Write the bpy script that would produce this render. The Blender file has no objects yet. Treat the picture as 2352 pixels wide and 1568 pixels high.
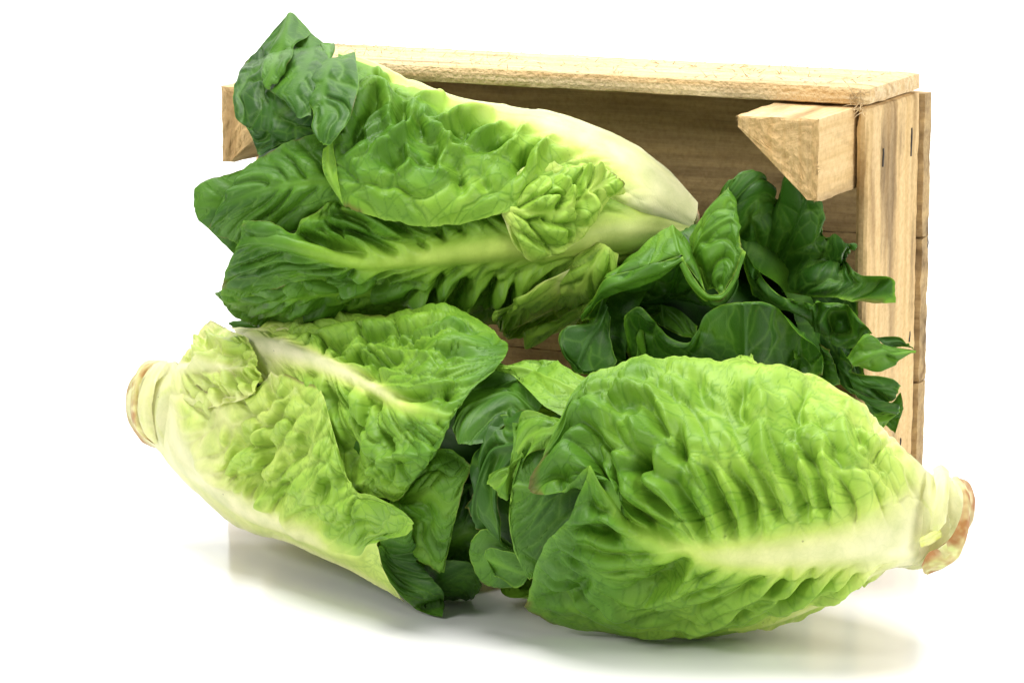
import bpy, bmesh, math, random
import numpy as np
from mathutils import Vector, Matrix

SC = bpy.context.scene
COL = SC.collection
# ------------------------------------------------------------------ camera
FPX = 8021.0                      # focal length in units of a 2352 px wide frame
PITCH = math.atan(0.1895)
CH = 0.4849                       # camera height (m)
cam_d = bpy.data.cameras.new("camera")
cam_d.sensor_width = 36.0
cam_d.lens = 36.0 * FPX / 2352.0
cam_d.clip_start = 0.05
cam_d.clip_end = 60
cam = bpy.data.objects.new("camera", cam_d)
cam.location = (0, 0, CH)
cam.rotation_euler = (math.pi / 2 - PITCH, 0, 0)
COL.objects.link(cam)
SC.camera = cam
# ------------------------------------------------------------------ studio light
W = bpy.data.worlds.new("World")
SC.world = W
W.use_nodes = True
W.node_tree.nodes["Background"].inputs[0].default_value = (1.0, 0.985, 0.96, 1)
W.node_tree.nodes["Background"].inputs[1].default_value = 0.35


def area(name, loc, target, size, power, color=(1, 1, 1), size_y=None):
    d = bpy.data.lights.new(name, 'AREA')
    d.energy = power
    d.color = color
    d.shape = 'RECTANGLE'
    d.size = size
    d.size_y = size_y or size
    o = bpy.data.objects.new(name, d)
    o.location = loc
    o.rotation_euler = (Vector(target) - Vector(loc)).to_track_quat('-Z', 'Y').to_euler()
    COL.objects.link(o)
    return o


area("softbox_overhead", (-0.1, 1.75, 1.6), (0.0, 1.85, 0.0), 0.75, 25, (1, 0.985, 0.96), 0.7)
area("softbox_left", (-1.5, 0.75, 1.15), (-0.05, 1.85, 0.1), 0.6, 19, (1, 0.98, 0.94))
area("softbox_right", (1.6, 0.95, 1.0), (0.1, 1.85, 0.1), 0.6, 22, (1, 0.975, 0.93))
area("softbox_backdrop", (0.0, 3.0, 2.3), (0, 4.2, 0.3), 2.6, 60, (1, 1, 1), 1.0)
SC.view_settings.view_transform = 'Standard'
SC.view_settings.look = 'None'
SC.view_settings.exposure = 0.0
SC.view_settings.gamma = 1.0
SC.render.engine = 'CYCLES'
SC.cycles.max_bounces = 8

# ------------------------------------------------------------------ camera rays -> points with their own distance
FW = np.array([0, math.cos(PITCH), -math.sin(PITCH)])
UP = np.array([0, math.sin(PITCH), math.cos(PITCH)])
RT = np.array([1.0, 0, 0])
C0 = np.array([0, 0, CH])


def at(x, y, d):
    x = np.asarray(x, float); y = np.asarray(y, float); d = np.asarray(d, float)
    r = FW + ((x - 1176) / FPX)[..., None] * RT - ((y - 784) / FPX)[..., None] * UP
    return C0 + d[..., None] * r


def ground_d(y):
    return CH / (math.sin(PITCH) + (y - 784) / FPX * math.cos(PITCH))


# pixel frames of the enlargements the outlines were measured in: (x0, y0, scale)
REG = {0: (0, 0, 1), 1: (401.9, 0, .3908), 2: (401.9, 344.5, .3908), 3: (1263.2, 57.4, .3908),
       4: (1205.8, 373.2, .4028), 5: (258.4, 660.3, .3908), 6: (287.1, 947.5, .3908),
       7: (1004.8, 775.2, .4395), 8: (1435.5, 775.2, .4760)}

# ------------------------------------------------------------------ noise (numpy)


def _h(ix, iy, seed):
    n = (ix.astype(np.int64) * 374761393 + iy.astype(np.int64) * 668265263 + seed * 1442695041) & 0xffffffff
    n = ((n ^ (n >> 13)) * 1274126177) & 0xffffffff
    n = n ^ (n >> 16)
    return (n & 0xffff) / 65535.0


def vnoise(x, y, seed=0):
    ix = np.floor(x); iy = np.floor(y)
    fx = x - ix; fy = y - iy
    fx = fx * fx * fx * (fx * (fx * 6 - 15) + 10); fy = fy * fy * fy * (fy * (fy * 6 - 15) + 10)
    a = _h(ix, iy, seed); b = _h(ix + 1, iy, seed); c = _h(ix, iy + 1, seed); d = _h(ix + 1, iy + 1, seed)
    return (a + (b - a) * fx + (c - a) * fy + (a - b - c + d) * fx * fy) * 2 - 1


def fbm(x, y, seed=0, o=3):
    t = 0; a = 1; n = 0
    for i in range(o):
        t = t + a * vnoise(x * 2 ** i + 17.3 * i, y * 2 ** i - 9.1 * i, seed + i)
        n += a; a *= .5
    return t / n


def voro(x, y, seed):
    """F1, F2 and a random value of the nearest cell, unit cells"""
    ix = np.floor(x); iy = np.floor(y)
    f1 = np.full(x.shape, 9.0); f2 = np.full(x.shape, 9.0); idv = np.zeros(x.shape)
    for dx in (-1, 0, 1):
        for dy in (-1, 0, 1):
            cx = ix + dx; cy = iy + dy
            px = cx + .1 + .8 * _h(cx, cy, seed); py = cy + .1 + .8 * _h(cx, cy, seed + 7)
            d = np.hypot(x - px, y - py)
            n = d < f1
            f2 = np.where(n, f1, np.minimum(f2, d))
            idv = np.where(n, _h(cx, cy, seed + 13), idv)
            f1 = np.where(n, d, f1)
    return f1, f2, idv


def sst(a, b, x):
    t = np.clip((x - a) / (b - a), 0, 1)
    return t * t * (3 - 2 * t)


def lerp(a, b, t):
    return a + (b - a) * t

# ------------------------------------------------------------------ materials


def new_mat(name):
    m = bpy.data.materials.new(name)
    m.use_nodes = True
    nt = m.node_tree
    for n in list(nt.nodes):
        nt.nodes.remove(n)
    return m, nt


def N(nt, t, **kw):
    n = nt.nodes.new(t)
    for k, v in kw.items():
        setattr(n, k, v)
    return n


def mixc(nt, mode, fac, a, b):
    n = N(nt, 'ShaderNodeMix', data_type='RGBA', blend_type=mode)
    for i, v in ((0, fac), (6, a), (7, b)):
        if hasattr(v, 'is_linked'):
            nt.links.new(v, n.inputs[i])
        elif isinstance(v, tuple):
            n.inputs[i].default_value = (*v, 1) if len(v) == 3 else v
        else:
            n.inputs[i].default_value = v
    return n.outputs[2]


def math_n(nt, op, a, b=None, c=None, clamp=False):
    n = N(nt, 'ShaderNodeMath', operation=op, use_clamp=clamp)
    for i, v in enumerate((a, b, c)):
        if v is None:
            continue
        if hasattr(v, 'is_linked'):
            nt.links.new(v, n.inputs[i])
        else:
            n.inputs[i].default_value = v
    return n.outputs[0]


def ramp(nt, fac, stops):
    r = N(nt, 'ShaderNodeValToRGB')
    nt.links.new(fac, r.inputs[0])
    e = r.color_ramp.elements
    while len(e) < len(stops):
        e.new(.5)
    for el, (p, c) in zip(e, stops):
        el.position = p
        el.color = (*c, 1) if len(c) == 3 else c
    return r.outputs[0]


def leaf_material():
    m, nt = new_mat("lettuce_leaf")
    L = nt.links.new
    out = N(nt, 'ShaderNodeOutputMaterial')
    pig = N(nt, 'ShaderNodeAttribute', attribute_name='pigment')
    co = N(nt, 'ShaderNodeAttribute', attribute_name='leafco')
    vn = N(nt, 'ShaderNodeAttribute', attribute_name='netting')
    # fine net of veins
    wob = N(nt, 'ShaderNodeTexNoise'); wob.inputs['Scale'].default_value = 70
    wob.inputs['Detail'].default_value = 2
    L(co.outputs['Vector'], wob.inputs['Vector'])
    add = N(nt, 'ShaderNodeVectorMath', operation='MULTIPLY_ADD')
    L(wob.outputs['Color'], add.inputs[0]); add.inputs[1].default_value = (.012, .012, .0); L(co.outputs['Vector'], add.inputs[2])
    v2 = N(nt, 'ShaderNodeTexVoronoi', feature='DISTANCE_TO_EDGE'); v2.inputs['Scale'].default_value = 260
    L(add.outputs[0], v2.inputs['Vector'])
    l2 = math_n(nt, 'SUBTRACT', 1, math_n(nt, 'DIVIDE', v2.outputs['Distance'], .09, clamp=True))
    ln = math_n(nt, 'MAXIMUM', vn.outputs['Fac'], 0.0)
    net = math_n(nt, 'MULTIPLY_ADD', l2, .10, ln, clamp=True)
    netl = math_n(nt, 'MAXIMUM', math_n(nt, 'MULTIPLY', vn.outputs['Fac'], -1.0), 0.0)
    ns = N(nt, 'ShaderNodeTexNoise'); ns.inputs['Scale'].default_value = 60; ns.inputs['Detail'].default_value = 5
    L(co.outputs['Vector'], ns.inputs['Vector'])
    fine = N(nt, 'ShaderNodeTexNoise'); fine.inputs['Scale'].default_value = 900; fine.inputs['Detail'].default_value = 3
    L(co.outputs['Vector'], fine.inputs['Vector'])
    c = mixc(nt, 'MULTIPLY', 1.0, pig.outputs['Color'],
             ramp(nt, ns.outputs['Fac'], [(.3, (.80, .85, .74)), (.7, (1.1, 1.08, 1.15))]))
    c = mixc(nt, 'MULTIPLY', math_n(nt, 'MULTIPLY', net, .62), c, (.36, .54, .30))
    c = mixc(nt, 'MIX', math_n(nt, 'MULTIPLY', netl, .38), c, (.13, .27, .04))
    # small brown specks
    sp = N(nt, 'ShaderNodeTexVoronoi'); sp.inputs['Scale'].default_value = 60; sp.inputs['Randomness'].default_value = 1
    L(co.outputs['Vector'], sp.inputs['Vector'])
    spm = math_n(nt, 'LESS_THAN', sp.outputs['Distance'], .035)
    c = mixc(nt, 'MIX', math_n(nt, 'MULTIPLY', spm, .45), c, (.09, .08, .03))
    bs = N(nt, 'ShaderNodeBsdfPrincipled')
    L(c, bs.inputs['Base Color'])
    L(math_n(nt, 'MULTIPLY_ADD', ns.outputs['Fac'], .22, .36), bs.inputs['Roughness'])
    bs.inputs['Specular IOR Level'].default_value = .30
    hgt = math_n(nt, 'ADD', math_n(nt, 'MULTIPLY', net, -.9), math_n(nt, 'MULTIPLY', fine.outputs['Fac'], .30))
    bp = N(nt, 'ShaderNodeBump'); bp.inputs['Strength'].default_value = .45; bp.inputs['Distance'].default_value = .0007
    L(hgt, bp.inputs['Height']); L(bp.outputs[0], bs.inputs['Normal'])
    tr = N(nt, 'ShaderNodeBsdfTranslucent')
    tc = mixc(nt, 'MULTIPLY', 1.0, c, (1.25, 1.2, .55))
    L(tc, tr.inputs['Color']); L(bp.outputs[0], tr.inputs['Normal'])
    mx = N(nt, 'ShaderNodeMixShader'); mx.inputs[0].default_value = .13
    L(bs.outputs[0], mx.inputs[1]); L(tr.outputs[0], mx.inputs[2])
    L(mx.outputs[0], out.inputs[0])
    return m


def wood_material(name, base, dark, rough_bump=.5, fuzz=0.0, stain=.5):
    m, nt = new_mat(name)
    L = nt.links.new
    out = N(nt, 'ShaderNodeOutputMaterial')
    co = N(nt, 'ShaderNodeAttribute', attribute_name='grain')
    mp = N(nt, 'ShaderNodeMapping'); mp.inputs['Scale'].default_value = (6, 150, 150)
    L(co.outputs['Vector'], mp.inputs['Vector'])
    wv = N(nt, 'ShaderNodeTexNoise'); wv.inputs['Scale'].default_value = 1; wv.inputs['Detail'].default_value = 9; wv.inputs['Roughness'].default_value = .72
    L(mp.outputs[0], wv.inputs['Vector'])
    mp2 = N(nt, 'ShaderNodeMapping'); mp2.inputs['Scale'].default_value = (4, 34, 34)
    L(co.outputs['Vector'], mp2.inputs['Vector'])
    w2 = N(nt, 'ShaderNodeTexNoise'); w2.inputs['Scale'].default_value = 1; w2.inputs['Detail'].default_value = 3; w2.inputs['Distortion'].default_value = 1.2
    L(mp2.outputs[0], w2.inputs['Vector'])
    fz = N(nt, 'ShaderNodeTexNoise'); fz.inputs['Scale'].default_value = 420; fz.inputs['Detail'].default_value = 5
    L(co.outputs['Vector'], fz.inputs['Vector'])
    bl = N(nt, 'ShaderNodeTexNoise'); bl.inputs['Scale'].default_value = 1; bl.inputs['Detail'].default_value = 5
    mp3 = N(nt, 'ShaderNodeMapping'); mp3.inputs['Scale'].default_value = (9, 48, 48)
    L(co.outputs['Vector'], mp3.inputs['Vector']); L(mp3.outputs[0], bl.inputs['Vector'])
    c = ramp(nt, wv.outputs['Fac'], [(.34, dark), (.58, base)])
    c = mixc(nt, 'MULTIPLY', 1.0, c, ramp(nt, w2.outputs['Fac'], [(.32, (.55, .50, .44)), (.48, (1, 1, 1)), (.8, (1.08, 1.06, 1.0))]))
    c = mixc(nt, 'MULTIPLY', stain, c, ramp(nt, bl.outputs['Fac'], [(.30, (.36, .34, .33)), (.45, (1, 1, 1))]))
    c = mixc(nt, 'MULTIPLY', .45, c, ramp(nt, fz.outputs['Fac'], [(.3, (.72, .66, .55)), (.6, (1.08, 1.08, 1.08))]))
    bs = N(nt, 'ShaderNodeBsdfPrincipled')
    L(c, bs.inputs['Base Color'])
    bs.inputs['Roughness'].default_value = .78
    bs.inputs['Specular IOR Level'].default_value = .25
    h = math_n(nt, 'ADD', math_n(nt, 'MULTIPLY', wv.outputs['Fac'], .7), math_n(nt, 'MULTIPLY', fz.outputs['Fac'], .5 + fuzz))
    bp = N(nt, 'ShaderNodeBump'); bp.inputs['Strength'].default_value = rough_bump; bp.inputs['Distance'].default_value = .0015
    L(h, bp.inputs['Height']); L(bp.outputs[0], bs.inputs['Normal'])
    L(bs.outputs[0], out.inputs[0])
    return m


def simple_mat(name, col, rough=.5, metal=0.0, spec=.5):
    m, nt = new_mat(name)
    out = N(nt, 'ShaderNodeOutputMaterial')
    bs = N(nt, 'ShaderNodeBsdfPrincipled')
    bs.inputs['Base Color'].default_value = (*col, 1)
    bs.inputs['Roughness'].default_value = rough
    bs.inputs['Metallic'].default_value = metal
    bs.inputs['Specular IOR Level'].default_value = spec
    nt.links.new(bs.outputs[0], out.inputs[0])
    return m


LEAF = leaf_material()
WOOD = wood_material("pale_wood", (.72, .53, .28), (.58, .40, .18), .5, 0.0, .85)
WOOD_TOP = wood_material("rough_sawn_wood", (.80, .63, .38), (.62, .41, .18), 1.0, 1.2, .25)
WOOD_END = wood_material("end_grain_wood", (.64, .45, .22), (.50, .32, .13), 1.0, 1.0, .5)
WOOD_BACK = wood_material("darker_wood", (.50, .36, .18), (.32, .22, .11), .6, .2, .9)  # back boards: darker, browner base colour than the other crate wood
METAL = simple_mat("staple_steel", (.35, .35, .36), .4, 1.0)

# ------------------------------------------------------------------ object helpers


def link(o, parent=None):
    COL.objects.link(o)
    if parent:
        o.parent = parent
    return o


def empty(name, loc, label=None, cat=None, group=None):
    o = bpy.data.objects.new(name, None)
    o.location = loc
    o.empty_display_size = .02
    COL.objects.link(o)
    if label:
        o['label'] = label; o['category'] = cat
    if group:
        o['group'] = group
    return o


def mesh_np(name, V, Q, mat, parent, attrs=None, smooth=True):
    top = parent
    while top is not None and top.parent is not None:
        top = top.parent
    if top is not None:
        V = V - np.array(top.location)
    me = bpy.data.meshes.new(name)
    nq = len(Q); k = Q.shape[1]
    me.vertices.add(len(V)); me.vertices.foreach_set('co', V.astype(np.float32).ravel())
    me.loops.add(nq * k); me.loops.foreach_set('vertex_index', Q.astype(np.int32).ravel())
    me.polygons.add(nq)
    me.polygons.foreach_set('loop_start', np.arange(0, nq * k, k, dtype=np.int32))
    me.polygons.foreach_set('use_smooth', np.full(nq, smooth, dtype=bool))
    me.update(calc_edges=True)
    for nm, (typ, dat) in (attrs or {}).items():
        a = me.attributes.new(nm, typ, 'POINT')
        a.data.foreach_set({'FLOAT_COLOR': 'color', 'FLOAT_VECTOR': 'vector', 'FLOAT': 'value'}[typ], dat.astype(np.float32).ravel())
    me.materials.append(mat)
    o = bpy.data.objects.new(name, me)
    link(o, parent)
    return o


def grid_quads(nu, nv, closed=False):
    i = np.arange(nu - 1)[:, None]; j = np.arange(nv if closed else nv - 1)[None, :]
    j2 = (j + 1) % nv
    return np.stack([i * nv + j, i * nv + j2, (i + 1) * nv + j2, (i + 1) * nv + j], -1).reshape(-1, 4)

# ------------------------------------------------------------------ lettuce heads


class Head:
    """A head of lettuce: an axis (pixel, distance, radius in px) that gives every leaf its place in depth."""

    def __init__(self, axis, label, flat=None):
        ax = np.array(axis, float)
        n = 160
        t = np.linspace(0, len(ax) - 1, n)
        self.a = np.stack([np.interp(t, np.arange(len(ax)), ax[:, k]) for k in range(4)], 1)
        self.flat = flat
        self.pts = at(self.a[:, 0], self.a[:, 1], self.a[:, 2])
        self.rad = self.a[:, 3] * self.a[:, 2] / FPX
        base = self.pts[n // 2].copy(); base[2] = 0
        self.root = empty("romaine_lettuce", base, label, "lettuce", "heads of lettuce")

    def depth(self, x, y):
        if self.flat is not None:
            cx, cy, d, r, k = self.flat
            rho = np.hypot(x - cx, y - cy) / r
            return d + k * rho * rho
        d2 = (x[..., None] - self.a[:, 0]) ** 2 + (y[..., None] - self.a[:, 1]) ** 2
        # soft nearest point on the axis
        m = d2.min(-1, keepdims=True)
        w = np.exp(-(d2 - m) / 2600.0)
        w /= w.sum(-1, keepdims=True)
        D = (w * self.a[:, 2]).sum(-1); R = (w * self.a[:, 3]).sum(-1) * 1.03
        rho = np.sqrt(m[..., 0])
        q = R * R - rho * rho
        h = np.sqrt(np.where(q > 0, q, 0) + 400) - 20
        h = np.where(q > 0, h, -(rho - R) * .5)
        return D - h * D / FPX


def cr_eval(Pc, U, V):
    """Catmull-Rom surface through control grid Pc[n,m,k] at parameters U,V (in index units, may run a little past the ends)"""
    n, m, _ = Pc.shape
    ext = np.concatenate([2 * Pc[:1] - Pc[1:2], Pc, 2 * Pc[-1:] - Pc[-2:-1]], 0)
    ext = np.concatenate([2 * ext[:, :1] - ext[:, 1:2], ext, 2 * ext[:, -1:] - ext[:, -2:-1]], 1)

    def wts(T, n):
        i = np.clip(np.floor(T).astype(int), 0, n - 2)
        t = T - i
        return i, [(-t + 2 * t * t - t ** 3) / 2, (2 - 5 * t * t + 3 * t ** 3) / 2, (t + 4 * t * t - 3 * t ** 3) / 2, (-t * t + t ** 3) / 2]
    iu, wu = wts(U, n); iv, wv = wts(V, m)
    o = 0
    for a in range(4):
        for b in range(4):
            o = o + (wu[a] * wv[b])[..., None] * ext[iu + a, iv + b]
    return o


RAMP_P = np.array([0, .12, .25, .40, .55, .70, .85, 1.0])
RAMP_C = np.array([[.81, .80, .48], [.75, .78, .34], [.57, .71, .15], [.35, .56, .070],
                   [.215, .405, .034], [.100, .25, .016], [.038, .125, .008], [.012, .056, .004]])


def pigment(g):
    return np.stack([np.interp(g, RAMP_P, RAMP_C[:, k]) for k in range(3)], -1)


LEAF_SEED = [0]
TRI = [0]


def soften(H, du, dv, sig):
    for ax, d in ((0, du), (1, dv)):
        n = int(np.clip(2 * (sig / max(d, 1e-5)) ** 2, 0, 40))
        for _ in range(n):
            Hp = np.concatenate([H[:1], H, H[-1:]], 0) if ax == 0 else np.concatenate([H[:, :1], H, H[:, -1:]], 1)
            H = .25 * (Hp[:-2] + 2 * Hp[1:-1] + Hp[2:]) if ax == 0 else .25 * (Hp[:, :-2] + 2 * Hp[:, 1:-1] + Hp[:, 2:])
    return H


def finish_leaf(head, P, jm, outward, g0=.2, g1=.6, mw0=.012, mw1=.002, pa=.0045, sp=.016, ca=.0035, cs=.015,
                und=.003, cot=.9, rim=.10, gp=1.2, pale=1.0, net=1.0, mh=.0015, sgn=1, ribg=.0, edge_r=.0, edge_f=90.0,
                name="leaf", seed=None, base_flat=.25, extra=0, mwp=.8, cot2=None, spv=0.0, soft=.0006, lean=.45, calm=.93, bare=None, marg_w=.03):
    LEAF_SEED[0] += 1
    sd = (LEAF_SEED[0] if seed is None else seed) * 31
    nu, nv = P.shape[:2]
    u = np.linspace(0, 1, nu)[:, None] * np.ones((1, nv))
    du = np.gradient(P, axis=0); dv = np.gradient(P, axis=1)
    Nn = np.cross(du, dv)
    Nn /= np.linalg.norm(Nn, axis=-1, keepdims=True) + 1e-12
    if (Nn * outward).sum(-1).mean() < 0:
        Nn = -Nn
    ls = np.linalg.norm(np.diff(P, axis=0), axis=-1)
    s = np.concatenate([np.zeros((1, nv)), np.cumsum(ls, 0)], 0)
    s = .5 * s + .5 * s[:, jm:jm + 1]
    lq = np.linalg.norm(np.diff(P, axis=1), axis=-1)
    q = np.concatenate([np.zeros((nu, 1)), np.cumsum(lq, 1)], 1)
    q = q - q[:, jm:jm + 1]
    aq = np.abs(q)
    Wd = np.where(q < 0, -q[:, :1], q[:, -1:]) + 1e-6
    v = np.clip(aq / Wd, 0, 1)
    side = np.where(q < 0, 0, 1)
    wx = .007 * fbm(s * 38, q * 38 + 9, sd, 1); wy = .006 * fbm(s * 38 + 40, q * 38, sd + 3, 1)
    S = s + wx; A = aq + wy
    if mw0 <= .0035 and pale == 1.0:
        pale = .2; mh = .0002
    mw = lerp(mw0, mw1, np.clip(u, 0, 1) ** mwp)
    bl = sst(.5, 1.7, aq / mw)                        # 0 on the rib, 1 on the blade
    grow = lerp(base_flat, 1, sst(0, .3, u))
    # lateral veins and the pleats between them
    ct_ = np.where(q < 0, cot, cot if cot2 is None else cot2)
    s0 = S - ct_ * np.maximum(A, 0) ** .93
    Ls_ = s.max()
    sv = np.clip(s0 / Ls_, -.3, 1.3)
    ph = (s0 if spv == 0 else Ls_ * np.log(1 + spv * np.maximum(sv, -.5)) / spv) / sp + side * .47 + sd * .37
    k = np.floor(ph); fr = ph - k
    ra = .45 + .9 * _h(k, side, sd + 5)
    pl = np.sin(np.pi * fr) ** .5 - .6
    along = .75 + .6 * vnoise(A * 45 + k * 3.7, k * 1.9 + side * 50, sd + 6)
    fall = lerp(1.0, .25, sst(.3, .95, v))
    patch = np.clip(.75 + .9 * fbm(s * 17 + 5, q * 17, sd + 40, 1), .25, 1.4)
    H = pa * pl * ra * along * bl * fall * grow
    # puffs between the smaller veins, drawn out along the pleats
    f1, f2, idv = voro(ph * sp / cs * .8 + .3 * fbm(s * 60, q * 60, sd + 20, 2), A / (cs * 1.35) + side * 31.4 + .3 * fbm(s * 60 + 7, q * 60, sd + 21, 2), sd + 8)
    e = f2 - f1
    cell = np.sin(np.clip(e / .5, 0, 1) * np.pi / 2) - .6
    H = H + ca * cell * patch * (.3 + 1.2 * idv) * bl * grow * lerp(1, .5, sst(.75, 1, v))
    f1b, f2b, idb = voro(S / (cs * .5) + .3 * idv, A / (cs * .5) + side * 17.7, sd + 9)
    cellb = np.sin(np.clip((f2b - f1b) / .7, 0, 1) * np.pi / 2) - .5
    H = H + ca * .15 * cellb * idb * bl * grow * sst(.3, .7, fbm(s * 25 + 3, q * 25, sd + 30, 2) + .5)
    H = H * sgn + und * fbm(s * 26, q * 26, sd + 11, 1) * lerp(.3, 1, v) * grow
    # calm, clean margins; soft tissue has no sharp steps
    H = H * (1 - .75 * sst(.90, 1, v)) * (1 - .85 * sst(calm, min(calm + .15, 1.0), u))
    if bare is not None:                                # one side of the rib is plain stalk
        H = np.where(side == bare, H * .12, H)
    H = soften(H + extra, np.median(ls), np.median(lq), soft)
    # the rib stands proud
    H = H + mh * np.exp(-(aq / (mw * .8)) ** 2)
    # ruffled margin
    rf = edge_r * np.sin(s * edge_f + 2.5 * vnoise(s * 30, q * 0 + side * 9.0, sd + 12)) * sst(.55, 1, v)
    tipw = sst(.8, 1, u)
    H = H + rf
    tg = du / (np.linalg.norm(du, axis=-1, keepdims=True) + 1e-12)
    Hl = H - mh * np.exp(-(aq / (mw * .8)) ** 2)
    P2 = P + Nn * H[..., None] + tg * (lean * np.clip(Hl, -.004, .004) * sst(0, .12, v) * (1 - sst(.8, .97, v)) * (1 - sst(.85, .97, u)))[..., None]
    P2[..., 2] = np.where(P2[..., 2] < .0015, .0015 + .0004 * vnoise(s * 200, q * 200, sd), P2[..., 2])
    # ---- pigment: pale at the foot and on the ribs, greener towards the margin
    g = lerp(g0, g1, np.clip(u, 0, 1) ** gp)
    g = g + .06 * fbm(s * 40, q * 40, sd + 14, 3) + .07 * (idv - .5) * bl + .07 * cell * sgn * bl
    g = g - .12 * (1 - sst(0, .16, u)) * (g0 < .5)
    rib = np.exp(-(aq / (mw * 1.15)) ** 2) * pale * (1 - .85 * sst(.5, .92, u))
    g = g * (1 - rib) + rib * lerp(max(g0 - .17, .01) + ribg, g1 * .56 + ribg, u ** 1.35)
    lat = np.exp(-(np.minimum(fr, 1 - fr) / .07) ** 2) * np.exp(-aq / (.5 * Wd + .01)) * (1 - rib) * (ra > .6)
    g = g - lat * .09 * pale
    if bare is not None:
        g = np.where(side == bare, np.minimum(g, lerp(.04, .30, u)), g)
    g = g - .10 * sst(.55, 1, v) * (g0 < .5)
    marg = np.maximum(sst(1 - marg_w, 1, v), sst(1 - marg_w * .8, 1, u))
    g = g - marg * rim
    c = pigment(np.clip(g, 0, 1))
    br = (np.maximum(sst(.965, 1, v), sst(.975, 1, u)) * sst(.22, .42, fbm(s * 55 + 3, q * 55, sd + 50, 2)) * .75)[..., None]
    c = c * (1 - br) + br * np.array([.13, .075, .022])      # dry brown nicks here and there on the margin
    col = np.concatenate([c, np.ones((nu, nv, 1))], -1)
    lc = np.stack([s + sd * .113, q + sd * .071, np.full_like(s, sd * .05)], -1)
    line = np.maximum(np.exp(-(e / .055) ** 2), .8 * np.exp(-(np.minimum(fr, 1 - fr) / .035) ** 2))
    line = np.maximum(line, .7 * np.exp(-((f2b - f1b) / .08) ** 2)) * bl
    nt_ = line * net * sst(.12, .35, g) * np.where(g > .77, -1.0, 1.0)
    TRI[0] += 2 * (nu - 1) * (nv - 1)
    return mesh_np(name, P2.reshape(-1, 3), grid_quads(nu, nv), LEAF, head.root,
                   {'pigment': ('FLOAT_COLOR', col), 'leafco': ('FLOAT_VECTOR', lc), 'netting': ('FLOAT', nt_)})


def leaf(head, reg, rows, mid, res=.0007, jag=.7, dz=0.0, folds=(), clampn=420, **kw):
    """A leaf through rows of measured points (x, y, lift mm[, region]); rows run foot -> tip, columns margin -> margin."""
    Pc = []
    for r in rows:
        rr = []
        for p in r:
            x0, y0, k = REG[p[3] if len(p) > 3 else reg]
            rr.append((x0 + p[0] * k, y0 + p[1] * k, p[2] + dz))
        Pc.append(rr)
    Pc = np.array(Pc, float)
    n, m, _ = Pc.shape
    mpx = 1.8 / FPX
    Lu = np.linalg.norm(np.diff(Pc[..., :2], axis=0), axis=-1).sum(0).max() * mpx
    Lv = np.linalg.norm(np.diff(Pc[..., :2], axis=1), axis=-1).sum(1).max() * mpx
    nu = int(np.clip(Lu * 1.15 / res, 16, clampn)); nv = int(np.clip(Lv * 1.15 / res, 16, clampn))
    u = np.linspace(0, 1, nu); v = np.linspace(0, 1, nv)
    U, V = np.meshgrid(u * (n - 1), v * (m - 1), indexing='ij')
    # uneven margin
    sd = LEAF_SEED[0] * 31 + 400
    am = np.minimum(.05, .0028 * jag / max(Lv, .01)); an = np.minimum(.05, .0028 * jag / max(Lu, .01))
    sU = (u * Lu)[:, None]; sV = (v * Lv)[None, :]
    nz0 = fbm(sU * 130 + 0 * sV, sU * 0 + 3.3, sd, 3); nz1 = fbm(sU * 130 + 0 * sV, sU * 0 + 8.3, sd + 1, 3); nzt = fbm(sV * 130 + 0 * sU, sV * 0 + 5.5, sd + 2, 3)
    vv = v[None, :] * np.ones((nu, 1)); uu = u[:, None] * np.ones((1, nv))
    V = V + (m - 1) * am * (nz0 * sst(.15, 0, vv) * -1 + nz1 * sst(.85, 1, vv))
    U = U + (n - 1) * an * nzt * sst(.85, 1, uu)
    G = cr_eval(Pc, U, V)
    d = head.depth(G[..., 0], G[..., 1]) - G[..., 2] * .001
    P = at(G[..., 0], G[..., 1], d)
    jm = int(round(mid / (m - 1) * (nv - 1)))
    out = C0 - P
    X = 0
    for fo in folds:
        h, w, pl = fo
        x0, y0, k = REG[pl[0][2] if len(pl[0]) > 2 else reg]
        q = np.array([(x0 + a[0] * k, y0 + a[1] * k) for a in pl], float)
        if len(q) > 2:                                   # round the measured crease
            q = cr_eval(q[:, None, :].repeat(2, 1), np.linspace(0, len(q) - 1, len(q) * 4)[:, None], np.zeros((len(q) * 4, 1)))[:, 0]
        g2 = G[..., :2]
        best = np.full(g2.shape[:2], 1e9); tt = np.zeros(g2.shape[:2])
        for i in range(len(q) - 1):
            d_ = q[i + 1] - q[i]
            t = np.clip(((g2 - q[i]) @ d_) / (d_ @ d_ + 1e-9), 0, 1)
            dd = np.hypot(g2[..., 0] - q[i, 0] - t * d_[0], g2[..., 1] - q[i, 1] - t * d_[1])
            n_ = dd < best
            best = np.where(n_, dd, best); tt = np.where(n_, (i + t) / (len(q) - 1), tt)
        w = w * (1 + .25 * vnoise(tt * 5 + h, tt * 0 + w, 3))
        X = X + h * .0017 * np.exp(-(best / w) ** 2) * (.35 + .65 * np.sin(np.pi * np.clip(tt, 0.02, .98)) ** .6)
    return finish_leaf(head, P, jm, out, extra=X, **kw)


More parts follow.
